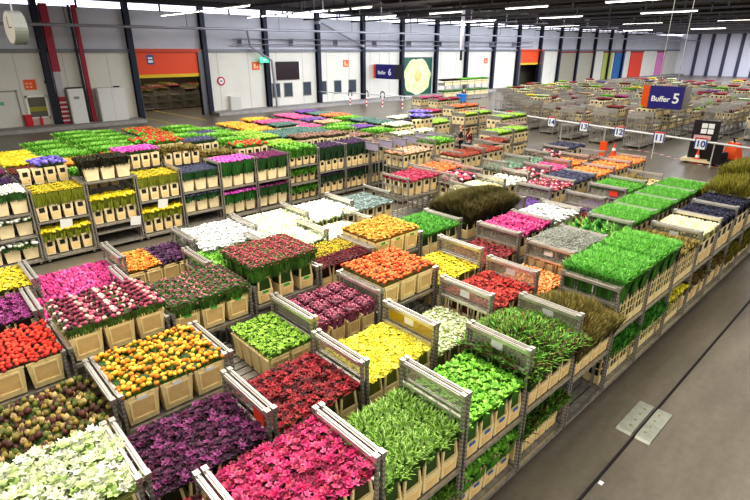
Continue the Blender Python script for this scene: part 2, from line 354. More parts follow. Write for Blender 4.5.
def bucket_meshes():
    B = {}
    for k, (w, d, h, _, _) in BT.items():
        w -= .02; d -= .015; body = MB(); collar = None
        if k in 'AD':
            tub(body, w, d, h)
            body.box(-w/2-.006, w/2+.006, -d/2-.006, d/2+.006, h-.03, h-.012, CREAM)   # rim lip
            for s in (-1, 1):
                f = [(x*w/2, s*(d/2+.004-(1-z)*.03), z*h) for x, z in ((-.6, .22), (.6, .22), (.66, .8), (-.66, .8))]
                body.add(f, [(0, 1, 2, 3) if s < 0 else (3, 2, 1, 0)], CREAM2)
                for (x0, z0, x1, z1) in ((-.7, .16, .7, .22), (-.76, .8, .76, .86)):
                    y = s*(d/2+.003-(1-z0)*.03); body.box(x0*w/2, x1*w/2, min(y, y+s*.012), max(y, y+s*.012), z0*h, z1*h, CREAM)
                for x in (-.73, .63):
                    y = s*(d/2-.012); body.box(x*w/2, (x+.1)*w/2, min(y, y+s*.022), max(y, y+s*.022), .18*h, .84*h, CREAM)
        elif k == 'B':
            hb = h*.42; tub(body, w, d, hb, 0, .012, .01)
            for s in (-1, 1):
                body.box(-w*.3, w*.3, min(s*(d/2-.006), s*(d/2+.006)), max(s*(d/2-.006), s*(d/2+.006)), hb*.2, hb*.75, CREAM2)
            collar = MB(); q = .028
            for sx in (-1, 1):
                for sy in (-1, 1):
                    x, y = sx*(w/2-.014), sy*(d/2-.014); x2, y2 = sx*(w/2-.045), sy*(d/2-.03)
                    collar.bar((x, y, hb-.02), (x2, y2, h), .02, CREAM, 4)
            for z, e in ((h-.03, .035), (hb, .0)):
                a, b = w/2-.03, d/2-.02
                if e == 0: a, b = w/2, d/2
                collar.box(-a, a, -b, -b+q, z, z+q, CREAM); collar.box(-a, a, b-q, b, z, z+q, CREAM)
                collar.box(-a, -a+q, -b+q, b-q, z, z+q, CREAM); collar.box(a-q, a, -b+q, b-q, z, z+q, CREAM)
        else:
            hb = h*.25; tub(body, w, d, hb, 0, .012, .008); collar = MB(); q = .014
            a, b = w/2, d/2
            q = .009
            for i in range(4):
                z = hb+(h-hb)*i/3
                collar.box(-a, a, -b, -b+q, z-q, z+q, CREAM); collar.box(-a, a, b-q, b, z-q, z+q, CREAM)
                collar.box(-a, -a+q, -b, b, z-q, z+q, CREAM); collar.box(a-q, a, -b, b, z-q, z+q, CREAM)
            for i in range(4):
                x = -a+(2*a-2*q)*i/3; y = -b+(2*b-2*q)*i/3
                for yy in (-b, b-q): collar.box(x, x+3*q, yy, yy+q, hb, h, CREAM)
                for xx in (-a, a-q): collar.box(xx, xx+q, y, y+3*q, hb, h, CREAM)
        B[k] = (body.mesh('flower_bucket'), collar.mesh('collar') if collar else None)
    return B
BM = bucket_meshes()
def sticker_mesh(c):
    m = mat('sticker_'+c, c, .6); b = MB(); b.box(-.055, .055, -.003, .003, -.022, .022, m); return b.mesh('sticker')
STK = {c: sticker_mesh(c) for c in ('3fae3a', '3f6fb0', 'e8e8e4', 'c8442c')}
BUCKETS = []   # (distance, x, y, z, type, label, group, sticker)

# ---------------------------------------------------------------- trolleys
FH = 2.2
def end_frame_mesh(y0, y1, pan):
    b = MB(); 
    for y in (y0, y1-.04): b.box(-.017, .017, y, y+.04, .14, FH-.02, PERF)
    b.box(-.028, .028, y0, y1, FH-.05, FH, RAIL); b.box(-.010, .010, y0+.06, y1-.06, FH, FH+.018, RAIL)
    for y in (y0-.005, y1-.075): b.box(-.03, .03, y, y+.07, FH-.03, FH+.028, GALV)
    b.box(-.018, .018, y0+.05, y1-.05, FH-.34, FH-.30, RAIL)
    b.box(-.015, .015, y0+.05, y1-.05, 1.02, 1.06, GALV); b.box(-.015, .015, y0+.05, y1-.05, .16, .21, GALV)
    n = 5
    for i in range(1, n):
        y = y0+(y1-y0)*i/n; b.box(-.009, .009, y-.012, y+.012, .2, FH-.3, GALV)
    return b.mesh('end_frame')
def panel_mesh(y0, y1, m):
    b = MB(); b.box(-.006, .006, y0+.055, y1-.055, FH-.30, FH-.05, m); return b.mesh('side_panel')
def shelf_mesh(L, W):
    b = MB(); 
    b.box(.03, L-.03, 0, .04, -.05, 0, GALV); b.box(.03, L-.03, W-.04, W, -.05, 0, GALV)
    n = 6
    for i in range(n):
        y = .05+(W-.1)*i/n; b.box(.03, L-.03, y, y+(W-.1)/n-.03, -.03, -.006, SLAT)
    for x in (.1, L/2-.03, L-.16): b.box(x, x+.05, .04, W-.04, -.055, -.032, GALV)
    return b.mesh('shelf')
def base_mesh(L, W):
    b = MB(); b.box(.0, L, 0, .05, .12, .19, GALV); b.box(0, L, W-.05, W, .12, .19, GALV)
    b.box(0, .05, .05, W-.05, .12, .19, GALV); b.box(L-.05, L, .05, W-.05, .12, .19, GALV)
    for i in range(6):
        y = .06+(W-.12)*i/6; b.box(.05, L-.05, y, y+(W-.12)/6-.03, .15, .18, SLAT)
    return b.mesh('base')
def wheel_mesh():
    b = MB(); b.bar((0, -.02, .06), (0, .02, .06), .06, DARK, 14); b.box(-.03, .03, -.028, -.022, .05, .125, GALV); b.box(-.03, .03, .022, .028, .05, .125, GALV); return b.mesh('wheel')
WM = wheel_mesh(); TM = {}
def trolley(x, y, L, W, decks, label, group=None, panel=True, card=False, rz=0, yel=False):
    k = (round(L, 2), round(W, 2))
    if k not in TM: TM[k] = (end_frame_mesh(0, W, True), panel_mesh(0, W, CLEAR), shelf_mesh(L, W), base_mesh(L, W), panel_mesh(0, W, YPANEL))
    ef, pm, sm, bm, yp = TM[k]
    t = thing('flower_trolley', label, 'trolley', (x, y, 0), rz, group)
    obj('base', bm, t)
    for xx in (.03, L-.03):
        e = obj('end_frame', ef, t, (xx, 0, 0))
        if panel and (xx < .1): obj('side_panel', yp if yel else pm, e)
        if card and xx < .1:
            b = MB(); b.box(-.012, -.008, W*.45, W*.63, FH-.24, FH-.12, CARD); obj('label_card', b, e)
    for z in decks:
        if z > .3: obj('shelf', sm, t, (0, 0, z))
    for xx in (.1, L-.1):
        for yy in (.08, W-.08): obj('wheel', WM, t, (xx, yy, 0))
    return t

NAMES = {'leaf': 'foliage_bunch', 'twig': 'twig_bunch', 'round': 'foliage_bunch', 'tulip': 'tulip_bunch', 'star': 'starry_flower_bunch', 'ball': 'rose_bunch', 'daisy': 'daisy_bunch', 'dot': 'spray_flower_bunch', 'lily': 'lily_bunch'}
def load(x0, x1, y0, y1, zb, zt, var, bt, d, w, stick=None, cols=None, rows=None, side=True, wide=0, lod=0, dome=None):
    D0, D1 = dome or (x0, x1)
    bw, bd, bh, nx, ny = BT[bt]; nx = cols or nx; ny = rows or ny
    px, py = (x1-x0)/nx, (y1-y0)/ny; rim = zb+bh; h = max(.03, zt-rim)
    ww, dd = (x1-x0)/2, (y1-y0)/2; domey = {'heather': .34, 'olive': .3, 'fern': .22, 'twig': .30, 'grass': .05, 'grassdark': .06, 'mist': .12}.get(var, 0)
    lab = 'bunch of %s in a bucket %s' % (d, w); grp = '%s bunches %s' % (d, w)
    blab = 'cream bucket under %s %s' % (d, w); bg = 'buckets of %s %s' % (d, w)
    for i in range(nx):
        for j in range(ny):
            cx, cy = x0+px*(i+.5), y0+py*(j+.5)
            me = plants(var, px*(1.05+wide), py*(1.05+wide), h, (i+2*j) % 2, lod, bh-.05, (round(min(.66, .66*bw/px), 2), round(min(.78, .78*bw/px/(1.05+wide)), 2), .94), (round(.66*min(1, bd/py), 2), round(.78*min(1, bd/py)/(1.05+wide), 2)))
            ex, ey = (cx-(D0+D1)/2)/((D1-D0)/2), (cy-(y0+y1)/2)/dd; drop = domey*(ex*ex+ey*ey)*.5
            o = obj(NAMES[SPEC[var][0]], me, None, (cx, cy, rim-drop*.3), (0, 0, PI if (i*3+j) % 2 and not h > .12 else 0))
            if domey > .1: o.rotation_euler = (-ey*domey*.9, ex*domey*.9, 0); o.scale = (1, 1, max(.3, 1-drop*.8/h))
            o['label'] = lab; o['category'] = 'flowers' if SPEC[var][0] not in ('leaf', 'twig', 'round') else 'foliage'; o['group'] = grp
            if j == 0 or (side and i == 0):
                BUCKETS.append((math.hypot(cx, cy), cx, cy, zb, bt, blab, bg, stick if j == 0 else None))
def bed(x0, x1, y0, y1, zt, var, label, group=None, thick=.3, lod=1, name='flower_bed'):
    w, d = round(x1-x0, 2), round(y1-y0, 2)
    if SPEC[var][0] == 'leaf': name = 'foliage_bed'
    o = obj(name, plants(var, w, d, .1, 0, lod, .12), None, ((x0+x1)/2, (y0+y1)/2, zt-.1)); o['label'] = label; o['category'] = 'flowers'
    if group: o['group'] = group
    return o
# ---------------------------------------------------------------- the near block of trolleys
P1 = 1.38
ROWS = {1: (2.82, 1.05, 1.32, P1), 2: (4.12, 1.07, .90, P1), 3: (5.48, 1.12, 1.10, P1), 4: (6.98, 1.12, .95, P1), 5: (8.52, 1.08, .93, P1), 6: (9.88, 1.12, 1.15, 1.44)}
# row, column, bucket foot, flower height, variety, bucket kind, flowers, whereabouts, options
T = [
 (1, -1, 1.45, 1.90, 'wine', 'B', 'maroon blooms', 'under clear wrap at the bottom edge', {}),
 (1, 0, 1.55, 2.06, 'hotpink', 'B', 'hot pink ruffled blooms', 'on the frontmost trolley', {'wide': .05}),
 (1, 1, 1.16, 1.80, 'leafy', 'B', 'narrow-leaved green foliage', 'right of the hot pink blooms', {'low': ('leafy', .2, .85, 'B')}),
 (1, 2, 1.16, 1.74, 'lettuce', 'B', 'bright green rounded leaves', 'on the aisle-side trolley', {'low': ('lettuce', .2, .88, 'B'), 'stick': '3f6fb0'}),
 (1, 3, 1.20, 2.10, 'fern', 'B', 'bushy dark green fronds', 'behind the rounded leaves', {'low': ('fern', .2, .95, 'B'), 'wide': .32}),
 (1, 4, 1.05, 2.0, 'twig', 'B', 'brown-green wiry twigs', 'between green fronds and fine grass', {'wide': .4}),
 (1, 5, 1.32, 2.36, 'grass', 'C', 'fine deep green grass', 'on the nearer grass trolley', {'low': ('grassdark', .2, 1.0, 'C'), 'wide': .14, 'rows': 3}),
 (1, 6, 1.32, 2.36, 'grass', 'C', 'dense green grass', 'on the second grass trolley', {'low': ('grassdark', .2, 1.0, 'C'), 'wide': .14}),
 (1, 7, 1.30, 2.05, 'tan', 'C', 'olive-tan sprigs', 'beyond the deep green grass', {'low': ('daffodil', .2, .95, 'C')}),
 (1, 8, 1.30, 2.08, 'creamtul', 'C', 'pale cream tulips', 'beside the aisle', {'low': ('tan', .2, .95, 'C')}),
 (1, 9, 1.30, 2.10, 'ink', 'C', 'blue-black blooms', 'behind the cream tulips', {'low': ('tan', .2, .95, 'C')}),
 (1, 10, 1.30, 2.14, 'ink', 'C', 'dark inky blooms', 'before the tall olive sprays', {'low': ('olive', .2, 1.0, 'C')}),
 (1, 11, 1.30, 2.55, 'olive', 'C', 'olive green sprays', 'on the nearest olive trolley', {'low': ('olive', .2, 1.0, 'C'), 'wide': .25, 'dome': (16.2, 21)}),
 (1, 12, 1.30, 2.75, 'olive', 'C', 'tall olive sprays', 'on the middle olive trolley', {'low': ('olive', .2, 1.0, 'C'), 'wide': .25, 'dome': (16.2, 21)}),
 (1, 13, 1.30, 2.75, 'olive', 'C', 'tall olive sprays', 'on the farthest olive trolley', {'wide': .25, 'dome': (16.2, 21)}),
 (2, -1, 1.60, 2.16, 'lily', 'B', 'white-green frilly lisianthus', 'in the bottom left corner', {'wide': .06}),
 (2, 0, 1.40, 1.90, 'purple', 'B', 'deep purple frilled blooms', 'between yellow and hot pink', {'wide': .05}),
 (2, 1, 1.38, 1.90, 'wine', 'B', 'wine red starry blooms', 'in front of lime green bunches', {'x1': -.04}),
 (2, 2, 1.36, 1.86, 'lemon', 'B', 'bright lemon daisies', 'behind the wine red blooms', {}),
 (2, 3, 1.14, 1.66, 'camomile', 'B', 'small white-green daisies', 'beyond the lemon daisies', {'yel': True}),
 (2, 4, 1.40, 1.92, 'redgold', 'B', 'scarlet and gold blooms', 'between two metal end frames', {}),
 (2, 5, 1.15, 1.66, 'peach', 'B', 'peach orange blooms', 'beside the fine grass', {}),
 (2, 6, 1.55, 2.26, 'mist', 'B', 'grey misty sprays', 'left of the deep green grass', {'wide': .08}),
 (2, 7, 1.55, 2.12, 'tulipleaf', 'B', 'white tulips with broad leaves', 'behind the misty sprays', {}),
 (2, 8, 1.60, 2.22, 'grass', 'B', 'short bright grass', 'on the first bright grass trolley', {'wide': .02}),
 (2, 9, 1.60, 2.22, 'grass', 'B', 'short bright grass', 'on the second bright grass trolley', {'wide': .02}),
 (2, 10, 1.60, 2.22, 'grass', 'B', 'short bright grass', 'on the third bright grass trolley', {'wide': .02}),
 (2, 11, 1.60, 2.22, 'grass', 'B', 'short bright grass', 'on the farthest bright grass trolley', {}),
 (3, -1, 1.55, 1.98, 'protea', 'A', 'brown-green closed buds', 'above the frilly white lisianthus', {'wide': .05}),
 (3, 0, 1.74, 2.22, 'yolk', 'A', 'egg-yellow ranunculus', 'in the left foreground', {'stick': 'e8e8e4'}),
 (3, 1, 1.42, 1.90, 'lime', 'A', 'lime green bunches', 'beside bare slatted boards', {'x0': .55, 'x1': -.02, 'cols': 2}),
 (3, 2, 1.52, 2.04, 'heathpink', 'D', 'dusky pink heather tufts', 'in small separate buckets', {'wide': -.22, 'rows': 3}),
 (3, 3, 1.82, 2.32, 'tangerine', 'A', 'tangerine round blooms', 'at the centre of the block', {}),
 (3, 4, 1.36, 1.80, 'yellow', 'B', 'canary yellow blooms', 'behind a yellow-tinted frame', {'yel': True}),
 (3, 5, 1.30, 1.78, 'garnet', 'B', 'garnet red blooms', 'below the fuchsia tulips', {}),
 (3, 6, 1.60, 2.14, 'fuchsia', 'B', 'fuchsia pink tulips', 'beside the brown heather', {}),
 (3, 7, 1.60, 2.10, 'white', 'B', 'snow white blooms', 'beside the broad-leaved tulips', {}),
 (3, 8, 1.20, 1.66, 'garnet', 'B', 'dark red blooms', 'sunk behind a grey frame', {}),
 (3, 9, 1.20, 1.70, 'violet', 'B', 'dark violet blooms', 'left of the bright grass', {}),
 (3, 10, 1.62, 2.14, 'grass', 'B', 'bright grass', 'behind the red-tagged frame', {'tag': True}),
 (3, 11, 1.55, 2.05, 'tan', 'B', 'brown-green sprigs', 'by the cross aisle', {}),
 (4, -1, 1.80, 2.24, 'scarlet', 'A', 'scarlet round blooms', 'at the left edge', {}),
 (4, 0, 1.98, 2.50, 'pinkmix', 'A', 'mixed pink ranunculus', 'left of the pink sprays', {'wide': .05}),
 (4, 1, 1.76, 2.34, 'pinkspray', 'A', 'dusky pink and green sprays', 'with green stickers', {'wide': .05, 'stick': '3fae3a'}),
 (4, 2, 1.86, 2.58, 'hyper', 'B', 'dusky red clustered berries', 'in tall open buckets', {'wide': .14, 'stick': '3fae3a', 'cols': 3}),
 (4, 3, 1.66, 2.14, 'burgundy', 'B', 'burgundy clusters', 'right of the dusky red berries', {'split': ('goldleaf', 'mustard yellow clusters', 'behind the burgundy clusters')}),
 (4, 4, 1.88, 2.36, 'amber', 'A', 'amber orange blooms', 'with small green stickers', {'stick': '3fae3a', 'wide': .05}),
 (4, 5, 1.60, 2.16, 'grassdark', 'B', 'feathery green foliage', 'between amber blooms and heather', {'wide': .04}),
 (4, 6, 1.60, 2.56, 'heather', 'B', 'shaggy brown-green heather', 'on the nearer heather trolley', {'wide': .22, 'dome': (9.1, 12.1), 'x0': 0.3, 'x1': 0.1}),
 (4, 7, 1.60, 2.56, 'heather', 'B', 'shaggy brown-green heather', 'on the farther heather trolley', {'wide': .22, 'dome': (9.1, 12.1), 'x0': -.1, 'x1': -.45}),
 (4, 8, 1.30, 1.78, 'violet', 'B', 'pale violet blooms', 'behind the fuchsia tulips', {}),
 (4, 9, 1.62, 2.12, 'berrymix', 'B', 'mixed berry-toned roses', 'beside the inky blooms', {}),
 (4, 10, 1.62, 2.14, 'ink', 'B', 'inky blue blooms', 'among the mixed roses', {}),
 (4, 11, 1.60, 2.08, 'sunset', 'B', 'yellow and orange roses', 'right of the inky blue', {}),
 (4, 12, 1.60, 2.08, 'sunset', 'B', 'coral and peach roses', 'behind the yellow roses', {}),
 (4, 13, 1.60, 2.05, 'sunset', 'B', 'coral and orange roses', 'at the cross aisle', {}),
 (5, -1, 1.66, 2.12, 'plum', 'B', 'red-violet blooms', 'cut off by the left edge', {'sub': 'mauve2'}),
 (5, 0, 1.50, 1.92, 'magenta', 'A', 'magenta tulips in wrap', 'behind the mixed pink ranunculus', {}),
 (5, 1, 1.10, 1.60, 'pinkspray', 'A', 'pink and green sprays', 'below the orange blooms', {}),
 (5, 2, 1.50, 2.05, 'chartreuse', 'B', 'fresh green stems', 'below the white blooms', {}),
 (5, 3, 1.50, 2.02, 'whitegreen', 'B', 'green-white tulips', 'on the nearer green-white trolley', {}),
 (5, 4, 1.30, 1.85, 'whitegreen', 'B', 'leafy white tulips', 'above the amber blooms', {}),
 (5, 8, 1.50, 1.96, 'creamtul', 'B', 'ivory tulips', 'behind the brown heather', {}),
 (5, 9, 1.50, 1.96, 'whitecab', 'B', 'ivory round blooms', 'behind the ivory tulips', {}),
 (5, 10, 1.52, 2.02, 'berrymix', 'B', 'pink wrapped roses', 'below the sage foliage', {}),
 (5, 11, 1.52, 2.02, 'pinkbed', 'B', 'rose pink blooms', 'right of the wrapped roses', {}),
 (5, 12, 1.50, 2.00, 'sunset', 'B', 'soft orange roses', 'behind the rose pink blooms', {}),
 (5, 13, 1.50, 2.00, 'brownpink', 'B', 'faded pink blooms', 'near the orange sign board', {}),
 (6, -1, 1.66, 2.12, 'yellow', 'B', 'sunny yellow blooms', 'at the left picture edge', {}),
 (6, 0, 1.30, 1.82, 'magenta', 'A', 'magenta tulips', 'beside the side aisle', {}),
 (6, 1, 1.42, 1.88, 'orange', 'A', 'flame orange blooms', 'left half of their trolley', {'splitx': ('plum', 'dark plum blooms', 'right half of their trolley')}),
 (6, 2, 1.50, 2.08, 'white', 'B', 'pure white frilly blooms', 'left of the green-white tulips', {'wide': .1, 'y0': -.45}),
 (6, 3, 1.50, 2.04, 'whitegreen', 'B', 'green-white tulips', 'on the farther green-white trolley', {'y0': -.3}),
 (6, 4, 1.50, 2.04, 'whitetul', 'B', 'white tulips', 'left of the blue-grey thistles', {'y0': -.3}),
 (6, 5, 1.50, 1.98, 'bluegrey', 'B', 'blue-grey thistles', 'at the end of the white row', {'y0': -.2}),
 (6, 8, 1.30, 2.0, 'berrymix', 'B', 'pink and cream roses', 'under the brick red bunches', {}),
 (6, 10, 1.35, 1.95, 'sage', 'B', 'sage green foliage', 'on the nearer sage trolley', {}),
 (6, 11, 1.35, 1.95, 'sage', 'B', 'sage green foliage', 'on the farther sage trolley', {}),
 (6, 12, 1.5, 2.0, 'berrymix', 'B', 'raspberry and cream roses', 'near the cross aisle', {}),
 (6, 13, 1.5, 2.05, 'ink', 'C', 'blackish blooms', 'at the cross aisle corner', {}),
]
for (r, c, zb, zt, var, bt, d, w, op) in T:
    y0, W, xo, pit = ROWS[r]; x0 = xo+pit*c
    lowd = op.get('low'); decks = [zb-.02]+([lowd[1]-.02] if lowd else [])
    if lowd is None: decks.append(.72) if r != 1 else None
    trolley(x0+.012, y0, pit-.024, W, decks, 'galvanised trolley carrying %s %s' % (d, w), 'trolleys of the near block', card=(r <= 2 and c >= 3), yel=op.get('yel', False))
    xa, xb = x0+.05+op.get('x0', 0), x0+pit-.05+op.get('x1', 0); ya, yb = y0+.02+op.get('y0', 0), y0+W-.02
    far = math.hypot(x0, y0) > 15.5
    kw = dict(stick=op.get('stick'), wide=op.get('wide', 0), cols=op.get('cols'), rows=op.get('rows'), dome=op.get('dome'), lod=1 if far and not (var[:5] == 'grass' and x0 < 19) else 0)
    if op.get('sub') == 'mauve2': var = 'violred'
    if 'split' in op:
        v2, d2, w2 = op['split']; ym = ya+(yb-ya)*.42
        load(xa, xb, ya, ym, zb, zt, var, bt, d, w, **dict(kw, rows=1)); load(xa, xb, ym, yb, zb, zt, v2, bt, d2, w2, **dict(kw, rows=2))
    elif 'splitx' in op:
        v2, d2, w2 = op['splitx']; xm = (xa+xb)/2
        load(xa, xm, ya, yb, zb, zt, var, bt, d, w, **dict(kw, cols=2)); load(xm, xb, ya, yb, zb, zt, v2, bt, d2, w2, **dict(kw, cols=2))
    else: load(xa, xb, ya, yb, zb, zt, var, bt, d, w, **kw)
    if lowd:
        v, lz, lt, lb = lowd
        load(xa, xb, ya, ya+(yb-ya)*.5, lz, lt, v, lb, {'leafy': 'narrow green foliage', 'lettuce': 'shaded rounded leaves', 'fern': 'hanging dark fronds', 'grassdark': 'shaded green grass', 'daffodil': 'yellow-green blooms', 'tan': 'tan sprigs', 'olive': 'shaded olive sprays'}[v],
             'on the shelf below %s' % ' '.join(d.split()[:3]), rows=1, side=False, lod=1 if c > 3 else 0, stick=op.get('stick'))
    if op.get('tag'):
        b = MB(); b.box(-.02, -.008, .25, .5, FH-.27, FH-.12, mat('red_tag', 'd8402c', .6))
        o = obj('paper_tag', b, None, (x0+.0, y0-.02, 0)); o['label'] = 'red tag on a grey frame by the bright grass'; o['category'] = 'tag'
# red tag on the frame between purple and wine red
b = MB(); b.box(-.05, -.038, .12, .34, FH-.26, FH-.1, mat('red_tag', 'd8402c', .6))
o = obj('paper_tag', b, None, (.9+P1-.0, 4.12, 0)); o['label'] = 'orange-red tag on the frame behind purple blooms'; o['category'] = 'tag'
# the mix of trolleys beyond the near block
MID = [
 (11.25, 12.7, 10.6, 11.75, 1.62, 2.08, 'crimson', 'B', 'crimson blooms', 'beyond the blue-grey thistles', 3),
 (12.95, 14.35, 11.0, 12.2, 1.55, 2.06, 'flame', 'B', 'vivid orange blooms', 'behind the crimson trolley', 3),
 (14.5, 16.3, 14.0, 15.1, 1.50, 2.05, 'peachrose', 'B', 'peach roses', 'in front of the lilac frames', 4),
 (15.9, 17.3, 12.2, 13.3, 1.50, 2.02, 'brickred', 'B', 'brick red bunches', 'on the nearer brick red trolley', 3),
 (17.4, 18.8, 12.2, 13.3, 1.50, 2.02, 'brickred', 'B', 'brick red bunches', 'on the farther brick red trolley', 3),
]
for (x0, x1, y0, y1, zb, zt, var, bt, d, w, nc) in MID:
    trolley(x0-.03, y0-.02, x1-x0+.06, y1-y0+.04, [zb-.02, .8], 'galvanised trolley carrying %s %s' % (d, w), 'trolleys in the middle', panel=False)
    load(x0, x1, y0, y1, zb, zt, var, bt, d, w, lod=1, cols=4, rows=3)

# ---------------------------------------------------------------- left block, its front row seen shelf by shelf
LX, LY, LP = 2.33, 16.75, 1.44
L0 = {
 -3: [(1.35, 'A', 'whitecab', 2.2), (.75, 'A', 'whitecab', 1.4)],
 -2: [(1.62, 'A', 'whitecab', 2.25), (.95, 'A', 'whitecab', 1.45), (.22, 'A', 'whitecab', .75)],
 -1: [(1.62, 'A', 'whitecab', 2.25), (.95, 'A', 'whitecab', 1.45), (.22, 'A', 'whitecab', .75)],
 0: [(1.28, 'B', 'yellow', 2.12), (.22, 'B', 'yellow', .98)],
 1: [(2.22, 'A', 'darkfol', 2.85), (.85, 'B', 'yellow', 1.68)],
 2: [(1.33, 'B', 'yellow', 2.10), (.22, 'B', 'yellow', .98)],
 3: [(1.38, 'A', 'lavender', 2.05), (.62, 'A', 'lavender', 1.25)],
 4: [(1.28, 'A', 'orchid', 2.20), (.26, 'A', 'orchid', 1.05)],
 5: [(1.28, 'A', 'mauve', 2.15), (.26, 'A', 'mauve', 1.05)],
 6: [(1.62, 'D', 'chartreuse', 2.34), (.92, 'D', 'chartreuse', 1.44), (.22, 'D', 'chartreuse', .72)],
 7: [(1.20, 'B', 'nightpurp', 2.18), (.25, 'B', 'nightpurp', 1.05)],
 8: [(1.20, 'B', 'nightpurp', 2.18), (.25, 'B', 'nightpurp', 1.05)],
 9: [(1.20, 'B', 'brownpink', 2.0), (.25, 'B', 'nightpurp', 1.05)],
}
LD = {'whitecab': 'white round blooms', 'yellow': 'yellow blooms', 'darkfol': 'dark blackish foliage', 'lavender': 'blue-grey lavender', 'orchid': 'bright magenta-pink blooms', 'mauve': 'dark mauve blooms', 'chartreuse': 'fresh green stems', 'nightpurp': 'dusky purple blooms', 'brownpink': 'faded pink blooms'}
ORD = ['first', 'second', 'third', 'fourth', 'fifth', 'sixth', 'seventh', 'eighth', 'ninth', 'tenth', 'eleventh', 'twelfth', 'thirteenth', 'fourteenth', 'fifteenth', 'sixteenth', 'seventeenth', 'eighteenth', 'nineteenth', 'twentieth']
SHN = ['upper', 'lower', 'bottom']
for c, sh in sorted(L0.items()):
    x0 = LX+LP*c; pos = 'on the %s trolley of the left rack row' % ORD[c+3]
    trolley(x0+.01, LY, LP-.02, 1.12, [s[0]-.02 for s in sh]+([.6] if c == 1 else []), 'tall galvanised shelf trolley, %s in the left rack row' % ORD[c+3], 'trolleys of the left rack row', panel=False)
    for k, (zb, bt, var, zt) in enumerate(sh):
        load(x0+.05, x0+LP-.05, LY+.02, LY+(1.08 if k == 0 else .55), zb, zt, var, bt, LD[var], '%s shelf, %s left rack trolley' % (SHN[k], ORD[c+3]), rows=(3 if k == 0 else 1), side=False, lod=1 if k or c > 3 or c < -1 else 0, stick='3f6fb0' if var == 'whitecab' else None)
for c, z, y in ((0, 1.28, 1.0), (1, .95, .55), (2, 1.33, .8)):
    b = MB(); b.box(-.16, .16, -.015, -.004, -.28, .02, CARD)
    o = obj('paper_card', b, None, (LX+LP*c+(.75 if c != 1 else 1.25), LY-.01, z-.05), (.15, .1, 0)); o['label'] = 'white paper card hanging off the yellow-bloom shelf, %s left rack trolley' % ORD[c+3]; o['category'] = 'card'
